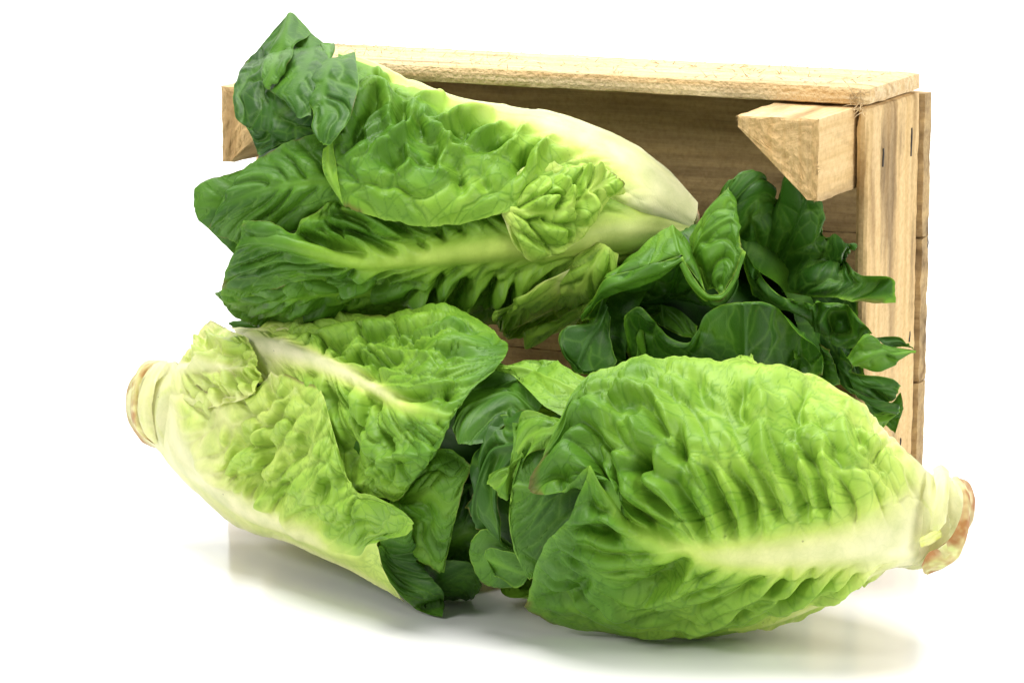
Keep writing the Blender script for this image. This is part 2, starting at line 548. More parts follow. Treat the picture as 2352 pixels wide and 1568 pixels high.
def wrap_leaf(head, t0, t1, phi, half, lift=0.0, res=.0022, ruf=.0, **kw):
    """A leaf that lies round the axis on the sides the photograph does not show (phi 0 faces the camera, degrees)."""
    n = len(head.pts)
    i0, i1 = int(t0 * (n - 1)), int(t1 * (n - 1))
    L = np.linalg.norm(head.pts[i1] - head.pts[i0])
    R = head.rad[i0:i1 + 1].max()
    nu = int(max(20, L / res)); nv = int(max(16, 2 * math.radians(half) * R / res))
    u = np.linspace(0, 1, nu); v = np.linspace(-1, 1, nv)
    idx = i0 + u * (i1 - i0)
    A = np.stack([np.interp(idx, np.arange(n), head.pts[:, k]) for k in range(3)], -1)
    r = np.interp(idx, np.arange(n), head.rad) + lift
    r = r * lerp(.72, 1, sst(0, .16, u))
    ax = head.pts[-1] - head.pts[0]; ax /= np.linalg.norm(ax)
    e1 = C0 - A; e1 -= (e1 @ ax)[:, None] * ax; e1 /= np.linalg.norm(e1, axis=1, keepdims=True)
    e2 = np.cross(ax, e1)
    wid = np.sin(np.pi * np.clip(.18 + .72 * u, 0, 1)) ** .6
    ph = math.radians(phi) + math.radians(half) * v[None, :] * wid[:, None]
    P = A[:, None] + r[:, None, None] * (np.cos(ph)[..., None] * e1[:, None] + np.sin(ph)[..., None] * e2[:, None])
    out = P - A[:, None]
    return finish_leaf(head, P, nv // 2, out, edge_r=ruf, **kw)


def heart(head, t0, t1, k=.8, g=.55):
    """The tight heart of the head: folded leaves seen only as one crumpled body."""
    n = len(head.pts)
    i0, i1 = int(t0 * (n - 1)), int(t1 * (n - 1))
    nu, nv = 70, 72
    u = np.linspace(0, 1, nu)
    idx = i0 + u * (i1 - i0)
    A = np.stack([np.interp(idx, np.arange(n), head.pts[:, j]) for j in range(3)], -1)
    prof = np.clip(1 - np.abs(u * 2 - 1) ** 4, 0, 1) ** .5
    r = np.interp(idx, np.arange(n), head.rad) * k * prof
    ax = head.pts[-1] - head.pts[0]; ax /= np.linalg.norm(ax)
    e1 = np.cross(ax, [0, 0, 1.0]); e1 /= np.linalg.norm(e1); e2 = np.cross(ax, e1)
    ph = np.linspace(0, 2 * np.pi, nv, endpoint=False)
    X = np.cos(ph); Y = np.sin(ph)
    rr = r[:, None] * (1 + .08 * vnoise(u[:, None] * 6 + 0 * X, 3 * X[None] + 3, 5) + .06 * np.sin(9 * ph + 6 * u[:, None]))
    P = A[:, None] + rr[..., None] * (X[None, :, None] * e1 + Y[None, :, None] * e2)
    P[..., 2] = np.maximum(P[..., 2], .002)
    gg = g + .1 * vnoise(u[:, None] * 14 + 0 * X, 5 * X[None], 8)
    col = np.concatenate([pigment(gg), np.ones((nu, nv, 1))], -1)
    lc = P.copy()
    mesh_np("heart", P.reshape(-1, 3), grid_quads(nu, nv, True), LEAF, head.root,
            {'pigment': ('FLOAT_COLOR', col), 'leafco': ('FLOAT_VECTOR', lc), 'netting': ('FLOAT', np.ones(nu * nv))})


def scar(head, reg, rows, tint, amt=1.0, **kw):
    """A trimmed leaf base or browned rim left on the stalk."""
    o = leaf(head, reg, rows, 1, name="leaf_base", mw0=.001, mw1=.001, pa=.0004, ca=.0008, cs=.008, und=.0012, rim=.0, net=0, g0=.10, g1=.10, jag=1.6, **kw)
    me = o.data
    n = len(me.vertices)
    c = np.zeros(n * 4, np.float32); me.attributes['pigment'].data.foreach_get('color', c); c = c.reshape(-1, 4)
    lc = np.zeros(n * 3, np.float32); me.attributes['leafco'].data.foreach_get('vector', lc); lc = lc.reshape(-1, 3)
    m = np.clip(.65 + .9 * fbm(lc[:, 0] * 160, lc[:, 1] * 160, 77, 3), 0, 1)[:, None] * amt
    c[:, :3] = c[:, :3] * (1 - m) + np.array(tint) * m
    me.attributes['pigment'].data.foreach_set('color', c.ravel())
    return o


def stem(head, p0, p1, r0, r1, tilt=(0, 0), seed=0, ragged=1.0):
    """Cut stalk from p0 (inside the head) to p1 (cut end): p = (x, y, distance), radii in px."""
    a = at(*p0); b = at(*p1)
    ax = b - a; Ls = np.linalg.norm(ax); ax = ax / Ls
    e1 = np.cross(ax, [0, 0, 1.0]); e1 /= np.linalg.norm(e1); e2 = np.cross(ax, e1)
    R0 = r0 * p0[2] / FPX; R1 = r1 * p1[2] / FPX
    nu, nv = 60, 96
    u = np.linspace(0, 1, nu)[:, None]; ph = np.linspace(0, 2 * np.pi, nv, endpoint=False)[None]
    cx, cy = np.cos(ph), np.sin(ph)
    r = lerp(R0, R1, sst(0, .8, u)) + 0 * ph
    # leaf scars: stepped collars round the stalk
    sc = u * 3.2 + .55 * np.sin(ph + seed) + .35 * np.sin(2 * ph + 1.3 * seed)
    fr = sc - np.floor(sc)
    r = r * (1 + ragged * (.10 * (fr - .5) * sst(.25, .6, u)) + .035 * fbm(u * 6 + 0 * ph, 2 * cx + 5 + cy, seed + 2, 3))
    bev = (1 - .10 * sst(.93, 1, u) ** 2) * lerp(.55, 1, sst(0, .30, u))
    r = r * bev
    end = Ls * (1 + .03 * fbm(3 * cx + 9, 3 * cy, seed + 4, 2)) + R1 * (tilt[0] * cx + tilt[1] * cy)
    P = a + (u * end)[..., None] * ax + r[..., None] * (cx[..., None] * e1 + cy[..., None] * e2)
    P[..., 2] = np.maximum(P[..., 2], .002)
    g = .055 + .06 * fbm(u * 4 + 0 * ph, 3 * cx, seed + 6, 3) + .06 * (fr < .12)
    c = pigment(np.clip(g, 0, 1)) * np.array([1.0, .98, 1.1])
    br = sst(.80, .98, u + .07 * fbm(u * 8 + 0 * ph, 4 * cx + 2 * cy, seed + 9, 3))[..., None]
    br = br * (.55 + .45 * sst(-.2, .3, fbm(u * 3 + 0 * ph, 3 * cy + 1, seed + 10, 2)))[..., None]
    c = c * (1 - br) + br * np.array([.42, .19, .075])
    col = np.concatenate([c, np.ones((nu, nv, 1))], -1)
    st = mesh_np("stem", P.reshape(-1, 3), grid_quads(nu, nv, True), LEAF, head.root,
                 {'pigment': ('FLOAT_COLOR', col), 'leafco': ('FLOAT_VECTOR', P.copy()), 'netting': ('FLOAT', np.zeros(nu * nv))})
    # cut face
    k = 14
    ring = P[-1]
    cen = ring.mean(0) + ax * R1 * .06
    w = np.linspace(1, 0.02, k)[:, None, None]
    F = cen + (ring[None] - cen) * w + ax * (R1 * .05 * (1 - w ** 2)) * np.ones((1, nv, 1))
    w2 = w[..., 0] + 0 * ph
    c = np.array([.66, .52, .33]) + 0 * w2[..., None]
    bm = sst(.80, .96, w2 + .08 * fbm(2 * cx + 0 * w2, 2 * cy + 0 * w2, seed + 20, 2))[..., None]
    c = c * (1 - bm) + bm * np.array([.40, .17, .07])
    col = np.concatenate([c, np.ones((k, nv, 1))], -1)
    fo = mesh_np("cut_face", F.reshape(-1, 3), grid_quads(k, nv, True), LEAF, st,
                 {'pigment': ('FLOAT_COLOR', col), 'leafco': ('FLOAT_VECTOR', F.copy()), 'netting': ('FLOAT', np.zeros(k * nv))})
    return st

# ------------------------------------------------------------------ front right head
RF = Head([(2200, 1200, 1.75, 100), (2090, 1190, 1.755, 130), (1950, 1160, 1.77, 235), (1750, 1140, 1.79, 300), (1550, 1137, 1.80, 325),
           (1350, 1140, 1.815, 320), (1180, 1130, 1.825, 270), (1090, 1120, 1.83, 200)],
          "front lettuce with its cut stem pointing right and a long pale midrib")
leaf(RF, 8, [
    [(1500, 690, -14), (1500, 760, -14), (1505, 850, -14), (1508, 920, -14), (1510, 980, -14), (1500, 1030, -14), (1480, 1060, -14), (1440, 1090, -14)],
    [(1345, 530, -2), (1340, 700, -1), (1340, 860, 0), (1340, 930, 0), (1340, 985, 0), (1340, 1045, 0), (1330, 1075, -1), (1310, 1105, -2)],
    [(1230, 410, 0), (1215, 620, 3), (1200, 830, 5), (1190, 930, 6), (1185, 1005, 7), (1190, 1070, 5), (1190, 1115, 2), (1190, 1145, 0)],
    [(1130, 310, 0), (1110, 560, 4), (1080, 800, 6), (1060, 920, 7), (1050, 1020, 9), (1060, 1100, 6), (1080, 1150, 3), (1090, 1180, 0)],
    [(860, 165, 0), (840, 500, 4), (800, 800, 6), (780, 940, 7), (760, 1045, 9), (780, 1150, 7), (800, 1230, 4), (820, 1290, 0)],
    [(560, 115, 0), (540, 480, 4), (520, 800, 6), (510, 940, 7), (500, 1055, 9), (500, 1200, 7), (500, 1320, 4), (500, 1430, -6)],
    [(250, 85, 0), (260, 450, 5), (270, 780, 7), (275, 920, 8), (280, 1030, 9), (260, 1200, 7), (230, 1330, 4), (200, 1435, -6)],
    [(30, 100, 0), (0, 420, 5), (0, 700, 7), (20, 830, 8), (60, 940, 9), (30, 1130, 8), (0, 1300, 5), (-40, 1435, -4)],
    [(810, 195, 1, 7), (760, 430, 8, 7), (790, 640, 8, 7), (875, 765, 10, 7), (910, 865, 13, 7), (810, 1080, 12, 7), (740, 1340, 8, 7), (640, 1515, 0, 7)],
    [(690, 330, 4, 7), (560, 600, 12, 7), (470, 785, 15, 7), (625, 815, 16, 7), (783, 668, 19, 7), (705, 905, 18, 7), (548, 1110, 15, 7), (456, 1405, 4, 7)],
], 4, g0=.15, g1=.77, mw0=.021, mw1=.0025, ribg=-.06, pa=.0100, sp=.0130, spv=.9, ca=.0048, cs=.018, cot=.55, cot2=1.4, rim=.08, gp=.95, seed=2, mwp=.7, und=.004,
     folds=[(4.5, 17, [(1150, 835), (1140, 690), (1085, 590), (1060, 450), (1070, 350)]), (4.5, 16, [(1020, 855), (1010, 700), (965, 600), (980, 480)]),
            (5, 16, [(940, 855), (905, 690), (840, 570), (870, 500)]), (5, 17, [(840, 890), (760, 720), (690, 600), (680, 450), (700, 330)]),
            (5.5, 17, [(712, 915), (655, 720), (565, 570), (500, 470)]), (5.5, 17, [(578, 925), (545, 760), (470, 600), (400, 510)]),
            (5.5, 18, [(490, 965), (425, 800), (375, 700), (290, 600)]), (5.5, 16, [(345, 965), (275, 850), (185, 735), (60, 690)]),
            (-5, 15, [(745, 870), (700, 760), (630, 640)]), (-5, 15, [(620, 900), (590, 780), (520, 640)]), (-5.5, 16, [(520, 930), (470, 800), (410, 660)]),
            (-6, 18, [(400, 950), (330, 830), (250, 700)]), (-4, 13, [(980, 850), (945, 730), (900, 620)]), (-4, 13, [(885, 870), (830, 740), (760, 640)]),
            (-6, 30, [(40, 850), (170, 900), (270, 960)]), (-8, 32, [(100, 1215), (200, 1155), (290, 1095)]), (4, 14, [(-20, 760), (80, 770), (200, 870), (300, 960)]),
            (4, 14, [(750, 1125), (600, 1220), (450, 1310), (330, 1390)]), (4, 13, [(855, 1130), (720, 1225), (570, 1320)]), (4, 13, [(965, 1130), (860, 1210), (720, 1290)]),
            (3.5, 12, [(1080, 1120), (1000, 1190), (880, 1255)]), (3.5, 11, [(1180, 1100), (1100, 1150), (1000, 1205)]), (-4, 10, [(800, 1140), (680, 1230), (560, 1300)]),
            (-4, 10, [(660, 1160), (560, 1230), (420, 1310)]), (-4, 9, [(900, 1140), (800, 1215), (690, 1270)]), (4.5, 16, [(330, 1110), (250, 1220), (100, 1290), (-60, 1320)]),
            (5, 22, [(760, 400, 7), (980, 430, 7), (1060, 520, 7), (1050, 600, 7)]), (-5.5, 15, [(1125, 590, 7), (1060, 680, 7), (980, 700, 7)]),
            (4, 16, [(950, 240, 7), (1130, 310, 7), (1210, 440, 7), (1245, 600, 7)]), (-5, 13, [(1265, 480, 7), (1270, 620, 7), (1180, 560, 7)]),
            (-4, 16, [(1350, 200, 7), (1370, 300, 7), (1480, 400, 7)]), (-4.5, 13, [(560, 240), (540, 340), (600, 420)]), (-4.5, 12, [(870, 250), (830, 340), (860, 420)]),
            (4, 18, [(640, 250), (660, 340), (600, 430)]), (-4, 14, [(690, 980, 7), (860, 1000, 7), (960, 1080, 7)]), (3.5, 15, [(640, 1000, 7), (850, 940, 7), (1040, 1040, 7)]), (-4, 18, [(560, 1380, 7), (680, 1360, 7), (780, 1280, 7)])])
# the small torn lobes and frills beside it
leaf(RF, 8, [
    [(1310, 1078, -2), (1300, 1090, -2), (1270, 1110, -2)],
    [(1180, 1105, -1), (1175, 1145, 0), (1160, 1195, -2)],
    [(1000, 1210, -1), (985, 1250, 1), (960, 1290, -2)],
    [(780, 1290, -1), (785, 1340, 1), (775, 1385, -2)],
    [(600, 1340, -1), (620, 1390, 1), (640, 1410, -2)],
    [(480, 1370, -3), (500, 1400, -2), (540, 1415, -3)]], 1, g0=.22, g1=.36, mw0=.004, mw1=.002, pa=.003, sp=.007, ca=.003, cs=.008, edge_r=.0010, edge_f=260, jag=1.6)
leaf(RF, 7, [
    [(1750, 330, -20), (1700, 300, -20), (1650, 290, -20)],
    [(1700, 180, -16), (1600, 200, -16), (1540, 240, -16)],
    [(1640, 108, -10), (1600, 88, -8), (1550, 108, -10)]], 1, g0=.4, g1=.45)
leaf(RF, 7, [
    [(1000, 230, -22), (950, 300, -22), (880, 420, -22), (800, 500, -22)],
    [(800, 205, -12), (780, 290, -12), (740, 380, -10), (700, 440, -9)],
    [(640, 130, -4), (620, 220, -2), (590, 300, -1), (545, 340, 0)],
    [(480, 105, 2), (450, 160, 5), (420, 200, 6), (380, 190, 6)],
    [(330, 140, 4), (320, 145, 5), (300, 150, 6), (280, 145, 6)],
    [(238, 92, 6), (238, 94, 6), (238, 96, 6), (237, 98, 6)]], 1, g0=.54, g1=.58, mw0=.003, pa=.0006, ca=.0018, rim=.04, und=.004, pale=.1, dz=8)
leaf(RF, 7, [
    [(560, 330, -14), (520, 400, -14), (480, 460, -14)],
    [(400, 180, -8), (390, 300, -10), (380, 440, -10)],
    [(240, 95, -4), (220, 340, -5), (230, 550, -6)],
    [(150, 220, -4), (130, 390, -3), (140, 560, -4)],
    [(100, 370, -4), (84, 480, -4), (108, 555, -4)]], 1, g0=.82, g1=.77, mw0=.002, pa=.0005, ca=.0035, cs=.026, pale=.2, dz=7)
leaf(RF, 7, [
    [(600, 420, -4), (520, 520, -6), (470, 640, -8)],
    [(400, 385, -2), (400, 560, -2), (420, 680, -4)],
    [(290, 430, -4), (280, 600, -2), (330, 800, -4)],
    [(200, 590, -6), (200, 800, -2), (330, 1000, -4)],
    [(170, 800, -6), (180, 930, -4), (390, 1100, -6)],
    [(150, 890, -8), (210, 990, -8), (300, 1080, -8)]], 1, g0=.90, g1=.90, mw0=.002, pa=.001, ca=.0095, cs=.024, sp=.03, pale=.2, dz=3, und=.006, edge_r=.0022, edge_f=230, rim=.25)
leaf(RF, 7, [
    [(800, 480, -2), (760, 560, -2), (700, 640, -3)],
    [(660, 425, 3), (600, 480, 4), (560, 580, 2)],
    [(500, 380, 3), (470, 520, 5), (460, 640, 3)],
    [(400, 450, 3), (400, 620, 4), (390, 800, 2)],
    [(450, 590, 3), (350, 730, 5), (370, 850, 3)],
    [(270, 730, 5), (280, 780, 6), (330, 810, 4)]], 1, g0=.66, g1=.62, mw0=.002, pa=.001, ca=.0075, cs=.019, jag=1.4, dz=4, edge_r=.0022, edge_f=250)
leaf(RF, 7, [
    [(860, 560, -6), (900, 700, -8), (900, 900, -10), (850, 1200, -10)],
    [(660, 460, -2), (700, 720, -6), (690, 950, -6), (640, 1200, -6)],
    [(520, 540, 3), (510, 780, 1), (500, 1000, 0), (560, 1230, -2)],
    [(440, 600, 5), (400, 780, 6), (410, 1050, 6), (510, 1250, 2)],
    [(440, 620, 6), (376, 860, 8), (393, 1080, 8), (472, 1252, 4)]], 1, g0=.88, g1=.66, mw0=.002, pa=.0015, ca=.001, pale=.3, rim=.22)
leaf(RF, 7, [
    [(520, 1180, -4), (480, 1240, -2), (450, 1290, -2)],
    [(400, 1130, 2), (400, 1220, 4), (400, 1308, 0)],
    [(290, 1100, 6), (270, 1160, 8), (310, 1250, 8)],
    [(250, 1110, 6), (250, 1150, 8), (308, 1240, 8)]], 1, g0=.72, g1=.70, mw0=.001, pa=.001, ca=.001, rim=.2)
leaf(RF, 7, [
    [(420, 1100, -8), (430, 1180, -8), (440, 1300, -6)],
    [(260, 1000, -4), (320, 1150, -4), (350, 1306, -3)],
    [(185, 1040, -2), (240, 1180, -2), (290, 1304, -2)],
    [(165, 1120, -2), (180, 1180, -1), (225, 1275, -2)]], 1, g0=.84, g1=.74, mw0=.001, pa=.001, ca=.0015, rim=.25)
for ph, hf, l in ((125, 48, -.010), (-125, 48, -.010), (180, 60, -.006)):
    wrap_leaf(RF, .06, .93, ph, hf, l, g0=.2, g1=.68, mw0=.018, pa=.006, ruf=.004)
heart(RF, .08, .97, .66, .8)
stem(RF, (2050, 1182, 1.757), (2158, 1200, 1.765), 122, 106, (.24, -.34), 3, 1.7)
PALE = (.74, .72, .40); BROWN = (.42, .20, .07); TAN = (.62, .46, .24)
scar(RF, 8, [[(1480, 632, 2), (1525, 612, 3), (1562, 640, 2)], [(1500, 720, 3), (1545, 690, 6), (1566, 740, 3)], [(1490, 820, 4), (1530, 810, 7), (1556, 830, 4)], [(1470, 925, 3), (1510, 925, 6), (1548, 895, 4)]], PALE, .8)
scar(RF, 8, [[(1425, 960, 1), (1420, 985, 3), (1430, 1012, 1)], [(1470, 935, 2), (1470, 965, 4), (1475, 1000, 1)], [(1520, 915, 1), (1528, 935, 3), (1530, 962, 1)]], (.62, .68, .12), .8)
scar(RF, 8, [[(1580, 672, 2), (1600, 668, 3), (1632, 692, 1)], [(1628, 745, 3), (1645, 745, 4), (1660, 760, 1)], [(1625, 850, 3), (1650, 850, 4), (1663, 850, 1)], [(1580, 950, 3), (1625, 970, 4), (1650, 950, 1)], [(1520, 1010, 3), (1570, 1060, 4), (1606, 1060, 1)], [(1460, 1040, 4), (1490, 1100, 5), (1540, 1110, 2)], [(1432, 1095, 4), (1440, 1128, 4), (1462, 1142, 2)]], BROWN)
scar(RF, 8, [[(1490, 1050, 2), (1520, 1010, 4), (1600, 960, 2)], [(1500, 1080, 2), (1550, 1060, 5), (1615, 1000, 2)]], TAN, .5)
# ------------------------------------------------------------------ front left head
LF = Head([(330, 925, 2.0, 100), (420, 935, 1.99, 150), (560, 960, 1.965, 235), (750, 1000, 1.93, 300), (950, 1040, 1.89, 350),
           (1080, 1060, 1.87, 330), (1150, 1080, 1.865, 280)],
          "pale lettuce at front left with its cut stem pointing left")
leaf(LF, 5, [
    [(690, 235, -6), (720, 260, -2), (760, 330, 0), (800, 420, 0), (860, 560, -4)],
    [(910, 228, -4), (930, 280, 2), (960, 350, 5), (980, 460, 3), (1000, 620, -4)],
    [(1060, 160, -6), (1100, 300, 3), (1140, 405, 7), (1140, 560, 4), (1130, 800, -4)],
    [(1290, 140, -6), (1320, 310, 4), (1340, 490, 9), (1320, 720, 5), (1290, 1050, -2)],
    [(1560, 165, -6), (1560, 380, 6), (1540, 590, 11), (1480, 860, 8), (1420, 1180, 0)],
    [(1760, 130, -4), (1760, 400, 8), (1730, 700, 13), (1640, 950, 12), (1510, 1210, 4)],
    [(1900, 100, -4), (1980, 400, 8), (1870, 740, 15), (1780, 980, 15), (1640, 1250, 8)],
    [(2080, 145, -3), (2150, 420, 7), (1990, 760, 15), (1890, 980, 17), (1680, 1245, 10)],
    [(2250, 255, -4), (2315, 400, 4), (2060, 660, 14), (1925, 870, 18), (1710, 1225, 12)],
], 2, g0=.14, g1=.74, mw0=.019, mw1=.0012, pa=.0065, sp=.024, ca=.0060, cs=.017, cot=1.1, gp=.55, rim=.08, mwp=.45, ribg=-.08, calm=.78,
     folds=[(2, 7, [(1310, 385), (1500, 370), (1750, 380), (1850, 405), (1950, 495)]), (2, 8, [(1010, 320), (1250, 290), (1500, 250), (1750, 210), (1870, 175)]),
            (2, 7, [(1250, 430), (1420, 462), (1560, 520)]), (2, 6, [(1580, 590), (1800, 600), (2030, 560)]), (2, 6, [(1420, 540), (1440, 700), (1440, 850), (1540, 980), (1530, 1090)]),
            (-5, 12, [(1340, 420), (1500, 420), (1680, 435)]), (-4.5, 10, [(1270, 350), (1380, 330)]), (-4, 11, [(1720, 335), (1840, 330)]), (-4, 13, [(1890, 440), (2000, 390)]),
            (-4.5, 10, [(1690, 640), (1860, 640)]), (-4, 11, [(1490, 300), (1620, 300)]), (-4.5, 12, [(1780, 240), (1930, 195)]), (-4.5, 12, [(1265, 600), (1290, 720)]),
            (-4.5, 10, [(1385, 570), (1405, 690)]), (-4, 12, [(1490, 640), (1580, 690)]), (-5, 14, [(1390, 880), (1400, 1060)]), (-4, 10, [(1480, 1090), (1530, 1120)]),
            (-4, 9, [(940, 255), (1200, 235), (1400, 180)]), (-4, 12, [(1600, 860), (1650, 950)]), (-4, 14, [(1740, 800), (1780, 900)]), (-4, 11, [(1950, 650), (2000, 620)]), (-4, 12, [(1470, 500), (1600, 540)]),
            (3, 12, [(1440, 1180), (1650, 1000), (1860, 980)]), (-3, 10, [(1130, 500), (1200, 520)])])
leaf(LF, 5, [
    [(250, 460, -14), (235, 550, -14), (225, 650, -14), (215, 760, -14), (215, 830, -14), (215, 890, -14)],
    [(370, 440, -2), (350, 560, 0), (330, 700, 0), (310, 850, 0), (300, 920, 0), (285, 970, -2)],
    [(470, 560, 3), (440, 700, 5), (410, 860, 6), (390, 1000, 4), (385, 1050, 2), (370, 1085, -2)],
    [(640, 640, 5), (610, 780, 8), (570, 950, 9), (530, 1110, 5), (515, 1160, 2), (490, 1205, -4)],
    [(850, 600, 8), (810, 770, 11), (760, 1000, 11), (700, 1250, 6), (695, 1310, 2), (680, 1372, -6)],
    [(940, 490, 8), (930, 740, 12), (890, 1050, 12), (850, 1340, 6), (840, 1390, 2), (830, 1442, -6)],
    [(1080, 545, 8), (1080, 800, 13), (1050, 1120, 14), (1020, 1400, 8), (1020, 1450, 3), (1020, 1492, -4)],
    [(1225, 595, 8), (1210, 880, 14), (1190, 1200, 15), (1190, 1480, 9), (1200, 1530, 4), (1215, 1582, -2)],
    [(1202, 25, 9, 6), (1190, 280, 15, 6), (1190, 560, 16, 6), (1200, 800, 11, 6), (1230, 850, 6, 6), (1270, 900, 0, 6)],
    [(1272, 265, 11, 6), (1290, 430, 17, 6), (1290, 620, 18, 6), (1290, 820, 13, 6), (1330, 880, 9, 6), (1400, 970, 6, 6)],
    [(1357, 455, 14, 6), (1420, 560, 20, 6), (1410, 690, 20, 6), (1390, 830, 16, 6), (1420, 920, 12, 6), (1500, 1025, 12, 6)],
    [(1450, 482, 18, 6), (1560, 565, 24, 6), (1560, 670, 25, 6), (1440, 775, 22, 6), (1470, 930, 18, 6), (1570, 1065, 20, 6)],
    [(1590, 550, 21, 6), (1690, 640, 28, 6), (1660, 718, 31, 6), (1500, 765, 30, 6), (1530, 940, 24, 6), (1640, 1110, 26, 6)],
], 3, g0=.14, g1=.59, mw0=.026, mw1=.004, mwp=.55, pa=.0070, sp=.018, ca=.0070, cs=.016, cot=.9, ribg=-.10, bare=1, calm=.74,
     folds=[(-5.5, 13, [(880, 900), (900, 1000), (890, 1060)]), (-5, 13, [(1000, 1000), (1010, 1130)]), (-4.5, 12, [(1250, 1130), (1255, 1210)]), (-5, 13, [(1150, 870), (1110, 960), (1060, 1040)]),
            (-5, 16, [(920, 830), (940, 740)]), (-4, 11, [(830, 1080), (850, 1140)]), (-5, 13, [(960, 1150), (1000, 1220)]), (-4, 12, [(740, 830), (790, 900)]), (-4, 9, [(690, 860), (720, 960)]),
            (2, 7, [(980, 640), (960, 720), (890, 800), (830, 900), (850, 1000)]), (2, 7, [(1240, 720), (1200, 880), (1080, 1050)]), (2, 7, [(1190, 880), (1230, 1040), (1210, 1160), (1130, 1240), (1300, 1260), (1430, 1330)]),
            (4, 16, [(880, 1100), (960, 1060), (1030, 1070)]), (3.5, 12, [(1040, 1200), (1150, 1170), (1200, 1140)]), (-4, 14, [(1150, 1340), (1220, 1400)]), (-4, 12, [(1300, 1430), (1360, 1380)]), (3, 10, [(1050, 1220), (1020, 1330), (1100, 1440)]),
            (4, 12, [(490, 950), (560, 1050), (650, 1130), (760, 1160)]), (3.5, 10, [(870, 1170), (900, 1250), (950, 1300)]), (-3.5, 12, [(1350, 1100), (1340, 1200)])], gp=1.0, rim=.08, clampn=420)
# inside of the curled lip
leaf(LF, 6, [
    [(1692, 680, 28), (1640, 722, 28), (1540, 708, 27), (1495, 770, 26), (1495, 860, 25), (1550, 980, 26), (1640, 1095, 30), (1760, 1185, 36), (1856, 1212, 40)],
    [(1690, 730, 14), (1660, 770, 12), (1600, 790, 10), (1560, 830, 8), (1570, 900, 10), (1640, 1000, 14), (1720, 1080, 24), (1800, 1150, 34), (1858, 1206, 40)],
    [(1700, 760, 4), (1700, 790, 2), (1700, 820, 0), (1720, 860, 0), (1740, 900, 0), (1780, 950, 4), (1830, 1000, 12), (1870, 1060, 24), (1868, 1150, 36)]],
    3, g0=.66, g1=.90, mw0=.001, pa=.0008, ca=.0020, pale=.1, rim=0, gp=.4)
# leaves in the open end
leaf(LF, 6, [
    [(1600, 420, -6), (1560, 520, -6), (1560, 700, -6)],
    [(1720, 330, -2), (1680, 500, 0), (1640, 760, -2)],
    [(1830, 220, 0), (1800, 480, 4), (1740, 870, 0)],
    [(1950, 230, 0), (1890, 560, 6), (1830, 920, 2)],
    [(2040, 310, 0), (1970, 500, 5), (1872, 942, 3)]], 1, g0=.70, g1=.68, mw0=.003, mw1=.003, pa=.002, ca=.0022)
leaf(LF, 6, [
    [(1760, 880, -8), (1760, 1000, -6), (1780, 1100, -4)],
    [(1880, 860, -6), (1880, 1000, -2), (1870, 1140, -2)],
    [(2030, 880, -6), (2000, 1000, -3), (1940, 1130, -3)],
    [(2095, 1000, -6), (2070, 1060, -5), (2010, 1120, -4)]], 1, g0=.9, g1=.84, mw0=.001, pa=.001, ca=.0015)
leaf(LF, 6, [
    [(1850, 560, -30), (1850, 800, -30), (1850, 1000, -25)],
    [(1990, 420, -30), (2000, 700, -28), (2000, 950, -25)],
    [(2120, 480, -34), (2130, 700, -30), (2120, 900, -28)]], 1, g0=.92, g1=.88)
# yellow frilly leaf near the stem
leaf(LF, 5, [
    [(330, 640, -8), (370, 500, -7), (400, 425, -8)],
    [(450, 690, -1), (440, 470, 0), (460, 350, -5)],
    [(560, 700, 4), (590, 480, 5), (520, 240, -4)],
    [(650, 690, 8), (700, 480, 9), (572, 203, -2)],
    [(750, 660, 11), (780, 470, 12), (690, 242, 5)],
    [(850, 610, 13), (860, 470, 13), (795, 300, 10)]], 1, g0=.18, g1=.27, mw0=.006, mw1=.001, pa=.0045, sp=.012, ca=.0065, cs=.012, jag=1.8, rim=.02, net=.5, dz=4,
     folds=[(4, 9, [(500, 330), (540, 440), (640, 400)]), (4, 10, [(660, 480), (700, 600), (790, 560)]), (-4, 9, [(680, 640), (730, 590), (780, 560)]), (4, 9, [(560, 270), (620, 330), (760, 320)]), (3.5, 9, [(450, 500), (560, 460), (640, 450)])])
leaf(LF, 5, [
    [(800, 260, -16), (860, 300, -16), (900, 360, -16)],
    [(960, 195, -14), (1000, 250, -14), (1060, 330, -14)],
    [(1150, 140, -14), (1260, 240, -14), (1300, 300, -14)],
    [(1360, 135, -14), (1480, 250, -14), (1560, 330, -14)]], 1, g0=.24, g1=.42, mw0=.004, pa=.003, sp=.01, jag=2)
for ph, hf, l in ((135, 44, -.020), (-135, 44, -.024), (180, 60, -.010)):
    wrap_leaf(LF, .05, .96, ph, hf, l, g0=.14, g1=.72, mw0=.02, pa=.005, ruf=.004)
heart(LF, .06, .97, .55, .82)
stem(LF, (480, 955, 1.975), (366, 927, 2.005), 122, 92, (-.26, -.16), 8, 1.7)
scar(LF, 5, [[(300, 428, 1), (245, 424, 3), (190, 432, 0)], [(230, 460, 3), (175, 480, 5), (150, 480, 0)], [(175, 540, 4), (140, 560, 5), (118, 560, 0)], [(150, 660, 4), (125, 660, 5), (106, 660, 0)], [(155, 770, 4), (130, 780, 5), (112, 770, 0)], [(190, 850, 3), (165, 860, 4), (150, 850, 0)], [(255, 926, 1), (240, 915, 3), (225, 900, 0)]], BROWN, .9)
scar(LF, 5, [[(330, 428, 3), (290, 430, 5), (240, 450, 4)], [(260, 540, 6), (220, 540, 8), (180, 560, 6)], [(235, 700, 6), (190, 690, 9), (150, 690, 6)], [(250, 820, 5), (210, 830, 7), (170, 810, 5)], [(270, 925, 2), (250, 920, 3), (230, 905, 2)]], PALE, .8)
